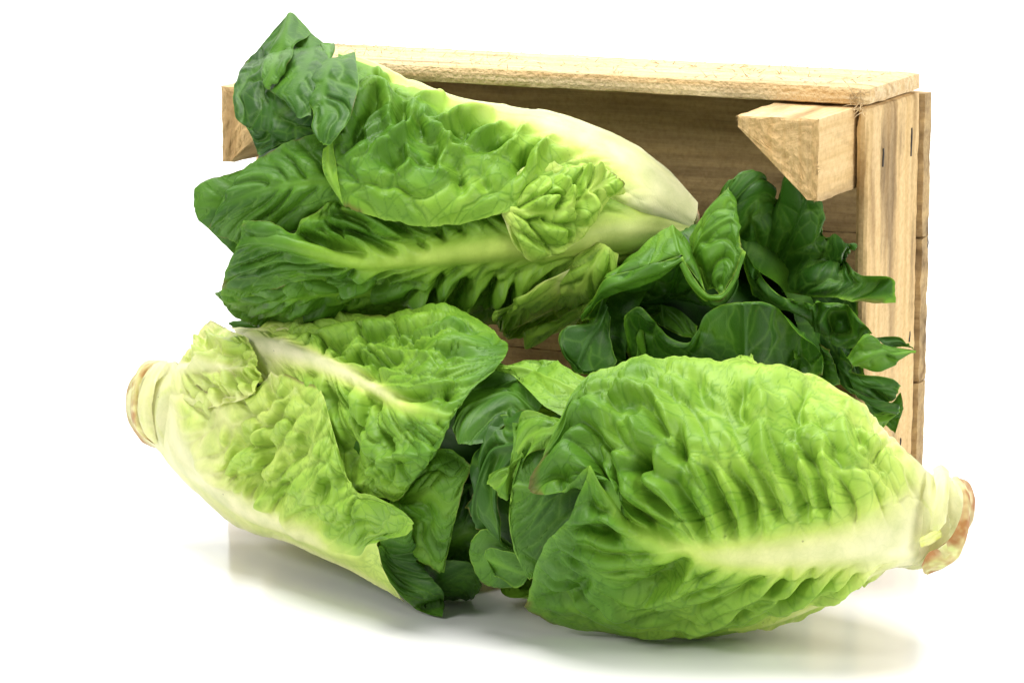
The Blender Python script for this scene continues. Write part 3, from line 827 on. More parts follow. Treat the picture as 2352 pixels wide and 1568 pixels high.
# ------------------------------------------------------------------ upper head in the crate
BT = Head([(1590, 520, 1.935, 62), (1520, 505, 1.935, 115), (1400, 490, 1.94, 185), (1200, 480, 1.945, 250), (1000, 460, 1.95, 300),
           (800, 440, 1.955, 325), (650, 430, 1.955, 310), (560, 430, 1.96, 260)],
          "topmost lettuce leaning out of the crate over its left post")
leaf(BT, 1, [
    [(862, 1050, -4, 3), (858, 1100, 0, 3), (850, 1140, 2, 3), (840, 1170, 2, 3), (830, 1200, 2, 3), (800, 1230, 0, 3)],
    [(640, 800, -8, 3), (580, 850, 0, 3), (520, 920, 3, 3), (500, 980, 4, 3), (490, 1030, 4, 3), (480, 1080, 2, 3)],
    [(350, 625, -8, 3), (300, 680, 0, 3), (270, 780, 4, 3), (270, 880, 6, 3), (270, 940, 6, 3), (270, 990, 4, 3)],
    [(2204, 655, -8), (2204, 720, 0), (2200, 850, 5), (2210, 980, 9), (2220, 1100, 10), (2230, 1200, 8)],
    [(2090, 645, -8), (2080, 690, 0), (2070, 820, 5), (2080, 960, 10), (2080, 1080, 12), (2060, 1200, 10)],
    [(1960, 620, -8), (1950, 680, 0), (1950, 800, 5), (1960, 980, 11), (1970, 1130, 15), (1935, 1250, 16)],
    [(1700, 578, -8), (1690, 620, 0), (1680, 760, 6), (1680, 950, 12), (1690, 1150, 18), (1670, 1312, 18)],
    [(1450, 490, -8), (1440, 540, 0), (1430, 700, 6), (1430, 920, 13), (1440, 1130, 20), (1420, 1330, 20)],
    [(1200, 375, -8), (1190, 420, 0), (1170, 600, 5), (1170, 850, 13), (1180, 1060, 20), (1150, 1270, 20)],
    [(1040, 320, -6), (1040, 360, 0), (1030, 540, 5), (1010, 780, 12), (990, 1000, 19), (975, 1185, 20)],
    [(960, 300, -6), (960, 330, 0), (950, 520, 3), (930, 720, 6), (920, 840, 12), (925, 960, 16)],
], 1, g0=.16, g1=.80, mw0=.024, mw1=.005, bare=0, pa=.0060, sp=.015, ca=.0058, cs=.018, cot=.75, gp=.62, rim=.06,
     folds=[(6, 16, [(1090, 560), (1200, 530), (1265, 640), (1290, 760)]), (6, 15, [(1560, 590), (1430, 620), (1400, 700), (1370, 790), (1230, 870), (1060, 950)]),
            (5, 13, [(1480, 690), (1480, 750), (1570, 800), (1620, 880), (1700, 930)]), (5, 13, [(1840, 670), (1700, 690), (1540, 740)]), (5, 12, [(1930, 750), (1850, 800), (1770, 830)]),
            (5, 12, [(2060, 760), (1970, 880), (1900, 930)]), (5, 13, [(2220, 830), (2110, 940), (2120, 1050)]), (-6, 13, [(1020, 880), (1070, 720), (1170, 590)]),
            (-5.5, 12, [(1330, 600), (1330, 720), (1350, 760)]), (-5, 11, [(1720, 810), (1620, 770), (1540, 760)]), (-5, 10, [(1870, 770), (1780, 760), (1680, 740)]), (-5, 11, [(2010, 800), (1920, 860), (1830, 870)]),
            (-5, 12, [(2150, 850), (2050, 940), (2010, 1000)]), (-5, 11, [(1160, 470), (1260, 480), (1350, 490)]), (4, 9, [(1190, 430), (1220, 470), (1330, 490)]), (-4, 12, [(1660, 1000), (1680, 1120)]), (-4, 14, [(1500, 900), (1540, 960)]),
            (3, 10, [(1340, 760), (1380, 900), (1370, 1010), (1220, 1050)]), (-3.5, 14, [(1220, 940), (1290, 960)]), (3, 9, [(1630, 850), (1560, 1000), (1680, 1030)]), (-3, 14, [(1800, 1050), (1830, 1120)]), (4, 10, [(2150, 1150), (2230, 1120), (2300, 1180)])], seed=21, clampn=420)
leaf(BT, 3, [
    [(-300, 1000, 8), (-290, 1060, 13), (-280, 1120, 12)],
    [(-150, 830, 8), (-140, 1100, 16), (-170, 1350, 14)],
    [(0, 800, 10), (30, 1100, 18), (50, 1352, 15)],
    [(110, 830, 12), (170, 1030, 19), (225, 1205, 14)],
    [(220, 850, 14), (290, 950, 20), (335, 1035, 14)],
    [(330, 852, 16), (400, 890, 20), (445, 985, 14)]], 1, g0=.40, g1=.34, mw0=.002, mw1=.001, pa=.0040, ca=.0085, cs=.013, sp=.012, jag=1.4,
     folds=[(4, 10, [(60, 930), (120, 990), (110, 1080)]), (5, 10, [(180, 880), (240, 900), (290, 870)]), (-4, 10, [(100, 900), (170, 960), (160, 1050)]), (-4, 9, [(110, 1180), (100, 1290)]), (4, 9, [(200, 970), (230, 1050), (180, 1120)])])
leaf(BT, 1, [
    [(925, 838, 16), (900, 855, 17), (872, 875, 18)],
    [(945, 950, 19), (900, 960, 21), (862, 960, 20)],
    [(955, 1050, 22), (925, 1060, 24), (890, 1050, 22)],
    [(982, 1190, 24), (975, 1180, 24), (965, 1165, 24)]], 1, g0=.62, g1=.62, mw0=.001, pa=.0003, ca=.0006, rim=.12)
# dark tips folded over each other
leaf(BT, 1, [
    [(640, 110, 0), (680, 75, 0), (740, 130, 0)],
    [(560, 200, 0), (640, 200, 6), (800, 200, 2)],
    [(500, 280, 0), (600, 330, 10), (860, 260, 4)],
    [(390, 390, 0), (560, 450, 12), (900, 400, 6)],
    [(345, 530, 0), (560, 600, 10), (820, 560, 6)],
    [(360, 690, 0), (560, 760, 4), (820, 700, 2)],
    [(420, 752, 0), (580, 830, 0), (810, 800, -4)],
    [(480, 880, 2), (500, 915, 2), (540, 880, 0)]], 1, g0=.92, g1=.97, mw0=.003, mw1=.001, pa=.003, sp=.02, ca=.003, cs=.018, rim=.2)
leaf(BT, 1, [
    [(640, 108, 6), (668, 76, 6), (700, 80, 6), (740, 120, 6)],
    [(600, 220, 14), (640, 195, 18), (680, 185, 18), (800, 200, 10)],
    [(568, 300, 18), (620, 290, 23), (670, 280, 24), (706, 270, 24)],
    [(522, 400, 18), (580, 390, 24), (640, 375, 26), (690, 355, 26)],
    [(525, 480, 16), (560, 475, 20), (595, 460, 22), (625, 430, 23)],
    [(550, 528, 16), (554, 526, 17), (558, 522, 17), (565, 515, 18)]], 1, g0=.80, g1=.76, mw0=.002, pa=.0012, ca=.0015, rim=.1)
leaf(BT, 1, [
    [(700, 170, 8), (760, 180, 10), (800, 195, 8)],
    [(690, 280, 12), (800, 300, 16), (885, 275, 12)],
    [(640, 400, 13), (760, 420, 19), (900, 380, 16)],
    [(560, 520, 14), (700, 540, 20), (850, 500, 18)],
    [(640, 590, 16), (720, 625, 21), (810, 600, 19)],
    [(705, 660, 18), (725, 690, 20), (800, 680, 18)]], 1, g0=.82, g1=.88, mw0=.003, pa=.002, ca=.003)
leaf(BT, 1, [
    [(852, 255, 12), (900, 255, 14), (940, 270, 12)],
    [(860, 300, 15), (900, 310, 18), (942, 295, 15)],
    [(880, 340, 16), (905, 345, 17), (925, 335, 16)]], 1, g0=.74, g1=.72, mw0=.001, res=.001)
leaf(BT, 1, [
    [(850, 362, 16), (920, 345, 20), (990, 330, 22), (1062, 306, 22)],
    [(810, 450, 18), (890, 445, 24), (980, 430, 26), (1078, 420, 28)],
    [(770, 560, 18), (870, 565, 22), (980, 560, 24), (1070, 560, 30)],
    [(815, 660, 20), (890, 670, 24), (970, 680, 27), (1035, 690, 32)],
    [(808, 750, 22), (860, 760, 26), (920, 770, 29), (975, 780, 33)],
    [(850, 832, 24), (870, 850, 26), (890, 855, 28), (915, 850, 30)]], 1, g0=.80, g1=.84, mw0=.002, pa=.0018, ca=.0022, rim=.2, cs=.018)
# ribbed leaf lying across the front
leaf(BT, 2, [
    [(3030, 370, -6), (3040, 430, 0), (3045, 470, 1), (3040, 500, 2), (3020, 545, 1), (2990, 590, 0), (2950, 640, -2)],
    [(2620, 130, -4), (2590, 350, 2), (2580, 440, 4), (2570, 500, 5), (2560, 560, 4), (2530, 640, 2), (2500, 720, 0)],
    [(2200, 100, -4), (2200, 340, 3), (2200, 470, 6), (2190, 560, 8), (2180, 640, 6), (2150, 800, 3), (2100, 960, -2)],
    [(1900, 250, 0), (1880, 380, 3), (1870, 480, 7), (1850, 590, 10), (1850, 690, 8), (1850, 860, 4), (1870, 1030, -4)],
    [(1550, 250, 0), (1520, 380, 4), (1500, 510, 8), (1480, 625, 12), (1480, 720, 9), (1450, 850, 5), (1430, 980, -4)],
    [(1200, 230, 0), (1180, 360, 4), (1150, 510, 8), (1130, 650, 14), (1120, 740, 10), (1080, 850, 6), (1050, 950, -2)],
    [(920, 310, 2), (900, 420, 6), (880, 520, 11), (870, 600, 17), (860, 680, 14), (850, 730, 11), (840, 770, 6)],
    [(690, 470, 14), (670, 500, 18), (650, 525, 19), (640, 545, 20), (620, 650, 18), (600, 740, 16), (600, 820, 12)],
    [(560, 420, 18), (530, 460, 22), (500, 500, 22), (490, 530, 22), (470, 660, 20), (450, 770, 18), (420, 862, 14)],
    [(400, 410, 18), (392, 470, 20), (385, 520, 20), (370, 560, 20), (300, 700, 18), (280, 790, 16), (265, 855, 14)],
], 3, g0=.20, g1=.86, mw0=.017, mw1=.003, mwp=.6, pa=.0060, sp=.0145, ca=.0070, cs=.018, cot=1.2, gp=.45, ribg=.14,
     folds=[(5, 12, [(760, 430), (1000, 430), (1200, 500), (1370, 590)]), (5, 12, [(880, 500), (1050, 530), (1190, 600)]), (5, 12, [(900, 330), (1100, 380), (1300, 480), (1400, 560)]),
            (-6, 12, [(700, 490), (900, 545), (1100, 605)]), (-6, 12, [(1000, 470), (1150, 520), (1290, 590)]), (-6, 12, [(1280, 430), (1400, 530), (1460, 570)]), (-5, 11, [(1500, 430), (1560, 510)]), (-5, 11, [(1620, 430), (1680, 480)]),
            (5, 12, [(1390, 870), (1480, 800), (1530, 740)]), (5, 11, [(1530, 890), (1580, 830), (1600, 760)]), (5, 13, [(1640, 940), (1740, 860), (1800, 770)]), (5, 11, [(1850, 910), (1900, 840), (1960, 760)]), (5, 11, [(1980, 900), (2010, 830), (2060, 750)]),
            (-5, 9, [(1450, 900), (1530, 800), (1560, 740)]), (-5, 9, [(1590, 910), (1660, 830), (1700, 760)]), (-5, 9, [(1780, 920), (1850, 820), (1880, 750)]), (-5, 9, [(1930, 900), (1970, 830), (2000, 760)]),
            (4, 10, [(960, 860), (1050, 790), (1180, 740)]), (-4, 9, [(1100, 870), (1200, 800), (1300, 740)])], rim=.1, mh=.003, clampn=420)
leaf(BT, 2, [
    [(1900, 180, -6), (1900, 300, -4), (1900, 420, -8)],
    [(1400, 80, -4), (1400, 300, 2), (1400, 520, -6)],
    [(1000, -80, -4), (1000, 200, 6), (1000, 520, -4)],
    [(800, -90, 0), (720, 200, 10), (700, 480, 0)],
    [(540, 20, 2), (480, 250, 12), (420, 560, 4)],
    [(400, 110, 4), (300, 320, 13), (260, 510, 6)],
    [(290, 265, 6), (240, 370, 10), (197, 465, 6)]], 1, g0=.7, g1=.84, mw0=.003, mw1=.002, pa=.007, sp=.019, ca=.005, cs=.018)
leaf(BT, 2, [
    [(1950, 700, -4), (1880, 850, -4), (1850, 1020, -8)],
    [(1300, 720, -2), (1300, 850, 2), (1340, 980, -8)],
    [(900, 720, 2), (900, 850, 6), (900, 1010, -6)],
    [(600, 760, 6), (600, 880, 9), (560, 1032, -2)],
    [(340, 800, 6), (350, 900, 8), (400, 1000, 0)],
    [(232, 840, 4), (260, 870, 4), (300, 905, 2)]], 1, g0=.62, g1=.84, mw0=.003, pa=.004, ca=.004)
leaf(BT, 1, [
    [(470, 980, -6), (440, 1150, -4), (420, 1500, -4)],
    [(300, 1020, -2), (300, 1200, 2), (330, 1480, 0)],
    [(180, 1058, 0), (190, 1200, 4), (210, 1350, 2)],
    [(116, 1120, 0), (110, 1200, 2), (135, 1290, 2)]], 1, g0=.8, g1=.78, mw0=.002, pa=.002, ca=.002, rim=.05)
leaf(BT, 2, [
    [(760, 900, -14), (720, 980, -12), (640, 1045, -14)],
    [(500, 990, -12), (490, 1022, -8), (470, 1046, -10)],
    [(330, 1005, -10), (320, 1018, -10), (335, 1035, -10)]], 1, g0=.86, g1=.84, mw0=.001)
# yellow-green frills low on the right
leaf(BT, 4, [
    [(395, 450, 6), (460, 470, 18), (530, 525, 26)],
    [(290, 555, 8), (390, 590, 24), (510, 640, 30)],
    [(225, 610, 8), (330, 690, 24), (440, 745, 32)],
    [(165, 720, 8), (260, 790, 22), (360, 840, 30)],
    [(110, 760, 8), (180, 880, 18), (270, 940, 24)]], 1, g0=.42, g1=.36, mw0=.001, pa=.001, ca=.0085, cs=.012, jag=2.0, edge_r=.0015, edge_f=300)
leaf(BT, 2, [
    [(2720, 690, -8), (2660, 850, -6), (2600, 1000, -8)],
    [(2420, 760, 2), (2380, 920, 5), (2350, 1070, 0)],
    [(2160, 860, 4), (2120, 980, 7), (2100, 1095, 2)],
    [(1950, 960, 4), (1930, 1040, 6), (1950, 1115, 2)]], 1, g0=.26, g1=.44, mw0=.002, pa=.003, ca=.007, cs=.014, jag=1.5)
leaf(BT, 4, [
    [(310, 815, 14), (300, 870, 16), (290, 905, 14)],
    [(200, 880, 18), (190, 930, 20), (180, 965, 16)],
    [(110, 920, 16), (90, 975, 20), (75, 1035, 14)],
    [(-20, 960, 12), (-10, 1010, 14), (0, 1065, 10)]], 1, g0=.42, g1=.46, mw0=.001, pa=.001, ca=.003, jag=1.6, dz=14)
leaf(BT, 2, [
    [(2320, 700, 4), (2260, 800, 6), (2300, 900, 4)],
    [(2150, 780, 8), (2100, 880, 12), (2150, 980, 8)],
    [(2030, 870, 10), (1960, 960, 14), (2010, 1040, 8)],
    [(1900, 960, 8), (1890, 1010, 10), (1930, 1065, 6)]], 1, g0=.36, g1=.44, mw0=.001, pa=.003, ca=.009, cs=.014, jag=1.6, dz=12)
for ph, hf, l in ((140, 44, -.022), (-140, 44, -.022), (180, 60, -.012)):
    wrap_leaf(BT, .08, .93, ph, hf, l, g0=.2, g1=.78, mw0=.018, pa=.005, ruf=.004)
heart(BT, .08, .97, .62, .84)
stem(BT, (1540, 508, 1.936), (1592, 524, 1.94), 92, 52, (0, .2), 12, .5)
# ------------------------------------------------------------------ dark head in the crate, tips to the front
BR = Head([(1640, 800, 1.885, 300), (1580, 770, 1.95, 250), (1540, 750, 1.99, 150)],
          "dark green lettuce in the crate showing only its ruffled leaf tips",
          flat=(1690, 780, 1.865, 430, .022))
K = dict(g0=.90, g1=.85, mw0=.002, mw1=.001, pa=.0012, sp=.03, ca=.0060, cs=.024, pale=.0, rim=.26, und=.007, marg_w=.05)
leaf(BR, 4, [
    [(1150, 640, -40), (1200, 600, -40), (1230, 590, -40), (1280, 600, -40), (1320, 610, -40), (1350, 620, -40), (1380, 630, -40), (1400, 640, -40), (1410, 650, -40), (1420, 660, -40), (1430, 670, -38), (1430, 680, -36), (1440, 690, -34), (1440, 700, -32), (1450, 720, -30), (1460, 740, -30)],
    [(1050, 550, -20), (1150, 400, -16), (1200, 350, -14), (1300, 330, -12), (1360, 380, -18), (1400, 400, -22), (1470, 350, -14), (1540, 380, -14), (1570, 440, -14), (1590, 500, -16), (1610, 550, -18), (1610, 590, -18), (1620, 620, -12), (1640, 670, -8), (1640, 720, -8), (1640, 765, -10)],
    [(1010, 480, -10), (1110, 290, -4), (1180, 210, 2), (1310, 180, 0), (1375, 230, -10), (1425, 290, -16), (1490, 200, -2), (1590, 250, -2), (1640, 340, -4), (1660, 430, -10), (1730, 480, -4), (1740, 530, -10), (1760, 590, -12), (1800, 640, 2), (1840, 700, 4), (1780, 775, 2)],
    [(1000, 420, -6), (1090, 230, 2), (1170, 112, 10), (1320, 68, 4), (1390, 160, -8), (1450, 238, -16), (1510, 88, 10), (1620, 160, 6), (1692, 290, 2), (1695, 420, -10), (1835, 455, 10), (1842, 500, 6), (1815, 545, -10), (1895, 640, 10), (1985, 690, 4), (1890, 800, 6)],
    [(995, 410, -6), (1085, 215, 2), (1165, 105, 10), (1325, 62, 4), (1395, 150, -8), (1450, 228, -16), (1512, 80, 10), (1628, 155, 6), (1700, 285, 2), (1700, 415, -8), (1845, 458, 12), (1850, 500, 8), (1820, 545, -8), (1900, 638, 12), (2085, 658, 12), (2122, 803, 10)]], 7, **K)
Kl = dict(K, g0=.68, g1=.72, ca=.003)
leaf(BR, 4, [
    [(470, 670, -12), (610, 540, -6), (720, 420, -4), (840, 365, -2), (930, 440, -2), (990, 600, 0)],
    [(465, 668, 2), (615, 560, 8), (735, 470, 12), (855, 420, 14), (925, 490, 12), (1000, 640, 10)],
    [(455, 680, 12), (605, 600, 18), (735, 555, 22), (870, 500, 24), (925, 540, 20), (1020, 690, 16)],
    [(450, 690, 14), (600, 624, 19), (740, 585, 23), (890, 535, 26), (915, 575, 22), (1040, 738, 18)]], 3, **Kl)
leaf(BR, 4, [
    [(940, 430, -8), (960, 540, -4), (1000, 640, 0), (1040, 735, 4)],
    [(1050, 265, 2), (1040, 420, 8), (1060, 560, 10), (1085, 720, 12)],
    [(1150, 150, 10), (1180, 330, 14), (1150, 560, 14), (1125, 750, 17)],
    [(1170, 165, 10), (1218, 400, 16), (1245, 505, 20), (1190, 655, 20)]], 1, **Kl)
leaf(BR, 4, [
    [(480, 880, -22), (550, 820, -22), (680, 790, -22), (800, 770, -22), (900, 780, -22), (1000, 800, -18), (1060, 805, -14), (1150, 780, -14)],
    [(370, 900, 2), (480, 760, 4), (660, 700, 4), (860, 650, 2), (930, 690, 2), (1040, 790, 6), (1120, 800, 8), (1200, 700, 8)],
    [(325, 905, 8), (450, 715, 12), (650, 635, 14), (885, 545, 18), (925, 605, 12), (1040, 748, 14), (1130, 765, 16), (1242, 515, 18)]], 3, **K)
leaf(BR, 4, [
    [(330, 840, 10), (325, 875, 10), (322, 908, 8)],
    [(365, 780, 14), (370, 820, 15), (378, 860, 12)],
    [(455, 668, 20), (455, 720, 22), (450, 775, 16)],
    [(600, 622, 24), (602, 665, 25), (612, 708, 18)],
    [(740, 584, 27), (732, 625, 28), (722, 668, 20)],
    [(830, 552, 28), (822, 585, 29), (815, 622, 22)],
    [(900, 536, 28), (898, 548, 28), (890, 562, 26)]], 1, **dict(K, g0=.80, g1=.78, ca=.002))
leaf(BR, 4, [
    [(905, 556, 28), (892, 575, 28), (885, 600, 24)],
    [(965, 655, 24), (945, 675, 25), (935, 705, 18)],
    [(1035, 735, 22), (1025, 755, 23), (1010, 790, 14)],
    [(1085, 745, 21), (1080, 770, 22), (1075, 805, 14)],
    [(1130, 730, 21), (1130, 760, 22), (1125, 795, 14)],
    [(1185, 640, 22), (1195, 670, 23), (1195, 700, 16)],
    [(1243, 498, 24), (1245, 505, 24), (1243, 540, 20)]], 1, **dict(K, g0=.72, g1=.74, ca=.001))
leaf(BR, 4, [
    [(440, 775, 4), (465, 820, 4), (495, 880, 0)],
    [(385, 905, 8), (430, 925, 6), (490, 980, 2)],
    [(245, 930, 10), (370, 1000, 8), (500, 1060, 2)],
    [(190, 1000, 12), (330, 1080, 10), (510, 1140, 2)],
    [(212, 1110, 14), (300, 1160, 11), (450, 1190, 4)],
    [(275, 1195, 14), (320, 1210, 12), (390, 1215, 8)]], 1, **dict(K, rim=.3))
leaf(BR, 4, [
    [(1300, 760, -20), (1400, 830, -20), (1500, 850, -20), (1600, 900, -15), (1660, 960, -6), (1740, 1030, 0), (1820, 1060, 0), (1880, 1060, 4)],
    [(1245, 620, 6), (1300, 700, 8), (1390, 780, 9), (1520, 825, 10), (1650, 850, 9), (1780, 900, 6), (1850, 950, 6), (1930, 1010, 8)],
    [(1250, 500, 14), (1320, 610, 14), (1410, 720, 14), (1520, 785, 15), (1640, 800, 15), (1790, 797, 14), (1890, 865, 14), (1980, 975, 14)]], 4, **K)
leaf(BR, 4, [
    [(640, 1250, -20), (720, 1250, -20), (800, 1250, -20), (880, 1250, -16), (960, 1250, -10), (1020, 1250, -6), (1080, 1250, -4), (1120, 1250, -4), (1180, 1250, -4), (1250, 1250, -4), (1330, 1250, -5), (1400, 1250, -6), (1460, 1250, -6), (1500, 1260, -6), (1540, 1270, -6), (1570, 1280, -6)],
    [(600, 1130, -12), (680, 1120, -12), (760, 1120, -12), (850, 1130, -10), (930, 1130, -3), (1000, 1110, 4), (1060, 1090, 8), (1110, 1080, 9), (1170, 1080, 9), (1250, 1080, 9), (1330, 1090, 7), (1400, 1120, 3), (1460, 1160, 2), (1510, 1180, 2), (1550, 1200, 2), (1590, 1225, 2)],
    [(562, 940, 0), (640, 890, 1), (715, 910, 2), (785, 970, 4), (860, 1020, 8), (945, 1035, 14), (1010, 980, 17), (1060, 910, 18), (1135, 865, 17), (1245, 850, 17), (1370, 860, 15), (1450, 920, 12), (1530, 1020, 10), (1615, 1080, 10), (1655, 1140, 9), (1665, 1215, 7)],
    [(570, 870, 4), (640, 820, 6), (700, 850, 8), (760, 930, 10), (830, 990, 12), (930, 1020, 16), (985, 960, 18), (1030, 870, 19), (1110, 815, 19), (1240, 795, 19), (1380, 800, 18), (1470, 870, 16), (1560, 985, 15), (1660, 1050, 14), (1700, 1120, 12), (1695, 1215, 8)]], 9, **dict(K, ca=.004, cs=.022, rim=.26))
leaf(BR, 4, [
    [(680, 812, -14), (780, 815, -14), (880, 840, -14), (990, 935, -14)],
    [(690, 900, -10), (790, 940, -10), (890, 990, -8), (980, 1000, -6)]], 1, **dict(K, g0=.78, g1=.74))
leaf(BR, 4, [
    [(1835, 1112, 14), (1870, 1148, 16), (1930, 1162, 14)],
    [(1890, 1040, 17), (1940, 1110, 20), (1990, 1166, 16)],
    [(1945, 983, 18), (2030, 1080, 21), (2060, 1155, 16)],
    [(2060, 1040, 19), (2110, 1095, 20), (2130, 1130, 17)],
    [(2222, 1070, 20), (2220, 1076, 20), (2212, 1084, 19)]], 1, **dict(K, g0=.70, g1=.68, rim=.05))
leaf(BR, 4, [
    [(2000, 1000, 6), (2040, 1030, 6), (2080, 1070, 6)],
    [(2140, 983, 8), (2140, 1020, 9), (2150, 1060, 8)],
    [(2200, 1030, 10), (2212, 1055, 11), (2218, 1070, 11)]], 1, **K)
leaf(BR, 4, [
    [(1800, 1060, 2), (1790, 1160, 0), (1800, 1270, 0)],
    [(1845, 1125, 8), (1870, 1230, 8), (1880, 1330, 4)],
    [(1900, 1205, 10), (1960, 1275, 12), (2000, 1360, 8)],
    [(2080, 1228, 14), (2080, 1295, 14), (2080, 1368, 10)],
    [(2146, 1275, 14), (2125, 1310, 14), (2100, 1352, 12)]], 1, **K)
leaf(BR, 4, [
    [(1930, 1350, 2), (1960, 1410, 2), (2000, 1470, 0)],
    [(2080, 1375, 8), (2080, 1440, 8), (2080, 1530, 4)],
    [(2142, 1310, 10), (2155, 1400, 10), (2105, 1555, 6)]], 1, **dict(K, g0=.82, g1=.78))
leaf(BR, 4, [
    [(1820, 1270, 12), (1900, 1330, 14), (1990, 1440, 12)],
    [(1960, 1340, 16), (2010, 1400, 18), (2050, 1450, 14)],
    [(2130, 1380, 18), (2130, 1410, 18), (2110, 1435, 16)]], 1, **K)
leaf(BR, 4, [
    [(1940, 1440, 8), (1980, 1480, 8), (2030, 1530, 6)],
    [(2050, 1445, 12), (2070, 1470, 12), (2060, 1510, 8)],
    [(2130, 1415, 14), (2125, 1425, 14), (2115, 1440, 12)]], 1, **dict(K, g0=.62, g1=.66))
leaf(BR, 4, [
    [(1680, 1030, -2), (1700, 1130, -2), (1720, 1260, -2)],
    [(1745, 1060, 2), (1770, 1140, 2), (1800, 1260, 2)]], 1, **K)
leaf(BR, 4, [
    [(620, 1150, -6), (640, 1110, -4), (700, 1110, -6)],
    [(640, 1010, -2), (640, 1000, 0), (660, 1020, -2)],
    [(655, 930, 0), (660, 930, 0), (670, 935, 0)]], 1, **dict(K, g0=.74, g1=.7))
leaf(BR, 4, [
    [(1540, 1020, -2), (1560, 1110, 0), (1540, 1230, 0)],
    [(1525, 1030, 2), (1530, 1120, 4), (1530, 1230, 2)]], 1, **dict(K, g0=.78, g1=.72))
# deep leaves behind the ruffles
leaf(BR, 4, [
    [(380, 760, -45), (420, 1000, -45), (480, 1250, -40)],
    [(800, 520, -55), (850, 900, -60), (850, 1250, -50)],
    [(1300, 460, -55), (1300, 850, -62), (1300, 1250, -50)],
    [(1700, 560, -50), (1720, 900, -55), (1750, 1250, -45)],
    [(1900, 720, -40), (1900, 1000, -40), (1950, 1300, -38)]], 1, **dict(K, g0=.95, g1=.95, ca=.006, cs=.03))
for ph, hf in ((20, 70), (110, 70), (200, 70), (290, 70)):
    wrap_leaf(BR, .0, .95, ph, hf, -.004, g0=.9, g1=.5, pa=.004)
heart(BR, .05, .98, .75, .9)


# ------------------------------------------------------------------ crate
TH = 0.4392
CO = np.array([-0.1674, 2.0, 0.0])
CA = np.array([math.cos(TH), -math.sin(TH), 0]); CB = np.array([math.sin(TH), math.cos(TH), 0]); CZ = np.array([0, 0, 1.0])
cw, chp, cbp, cdp, ct, cht = .3655, .2554, .0542, .0859, .0094, .267
crate = empty("wooden_crate", CO, "small pale wooden crate lying on its side with its open face to the front", "crate")


def cpt(a, b, z):
    a = np.asarray(a, float)[..., None]; b = np.asarray(b, float)[..., None]; z = np.asarray(z, float)[..., None]
    return CO + a * CA + b * CB + z * CZ


def board(name, lo, hi, grain, mat, rough=.0006, seed=0, parent=None, step=.004, bow=0.0, wear=1.0):
    """A sawn board between crate coordinates lo and hi; grain = axis index of its length."""
    lo = np.array(lo, float); hi = np.array(hi, float); sz = hi - lo
    n = [int(np.clip(sz[k] / step, 3, 110)) for k in range(3)]
    V, Q, base = [], [], 0
    for ax in range(3):
        o = [k for k in range(3) if k != ax]
        for sgn in (0, 1):
            A, B = np.meshgrid(np.linspace(0, 1, n[o[0]] + 1), np.linspace(0, 1, n[o[1]] + 1), indexing='ij')
            p = np.zeros(A.shape + (3,))
            p[..., o[0]] = lo[o[0]] + A * sz[o[0]]; p[..., o[1]] = lo[o[1]] + B * sz[o[1]]
            p[..., ax] = hi[ax] if sgn else lo[ax]
            q = grid_quads(*A.shape) + base
            if (sgn == 1) == (ax == 1):
                q = q[:, ::-1]
            V.append(p.reshape(-1, 3)); Q.append(q); base += A.size
    V = np.concatenate(V); Q = np.concatenate(Q)
    key = np.round(V * 1e5).astype(np.int64)
    _, first, inv = np.unique(key, axis=0, return_index=True, return_inverse=True)
    inv = inv.ravel()
    V = V[first]; Q = inv[Q]
    g = V - lo
    g = g[:, [grain] + [k for k in range(3) if k != grain]]
    # worn corners and saw-rough faces
    c = (lo + hi) / 2; rel = (V - c) / (sz / 2)
    oth = [k for k in range(3) if k != grain]
    edge = (np.abs(rel) > .999).sum(1)
    r1 = fbm(V[:, 0] * 120 + seed, V[:, 2] * 120 + V[:, 1] * 90, seed, 3); r2 = fbm(V[:, 0] * 110 + 50, V[:, 1] * 110 + V[:, 2] * 130, seed + 5, 3)
    r3 = fbm(V[:, 1] * 100 + 20, V[:, 2] * 120 + V[:, 0] * 80, seed + 9, 3)
    nz = np.stack([r1, r2, r3], 1) * rough
    V2 = V + nz * np.where(np.abs(rel) > .999, 1, .15) - np.sign(rel) * (np.abs(rel) > .999) * (edge >= 2)[:, None] * (.0007 + rough * np.abs(r2)[:, None]) * wear
    if bow:
        V2[:, 2] += bow * (1 - rel[:, grain] ** 2)
    o = mesh_np(name, cpt(V2[:, 0], V2[:, 1], V2[:, 2]), Q, mat, parent or crate,
                {'grain': ('FLOAT_VECTOR', g + seed * .37)}, smooth=False)
    return o


# long boards (top and bottom), short boards (left and right), back boards
top_b = board("side_board", (-ct, cbp, cht - .0102), (cw + ct, cbp + cdp, cht), 0, WOOD_TOP, .0005, 3)
bot_b = board("side_board", (-ct, cbp, .0006), (cw + ct, cbp + cdp, .0102), 0, WOOD, .0006, 4)
r_b = board("end_board", (cw + .0012, cbp, .0108), (cw + ct, cbp + cdp, cht - .0108), 2, WOOD, .0006, 5)
l_b = board("end_board", (-ct, cbp, .0108), (-.0012, cbp + cdp, cht - .0108), 2, WOOD, .0006, 6)
zz = [.001, .088, .172, cht - .012]
for k in range(3):
    board("back_board", (-ct, cbp + cdp + .0006, zz[k] + .0001), (cw + ct + .0022, cbp + cdp + .013, zz[k + 1] - .0001), 0, WOOD_BACK, .0008, 7 + k, wear=.3)


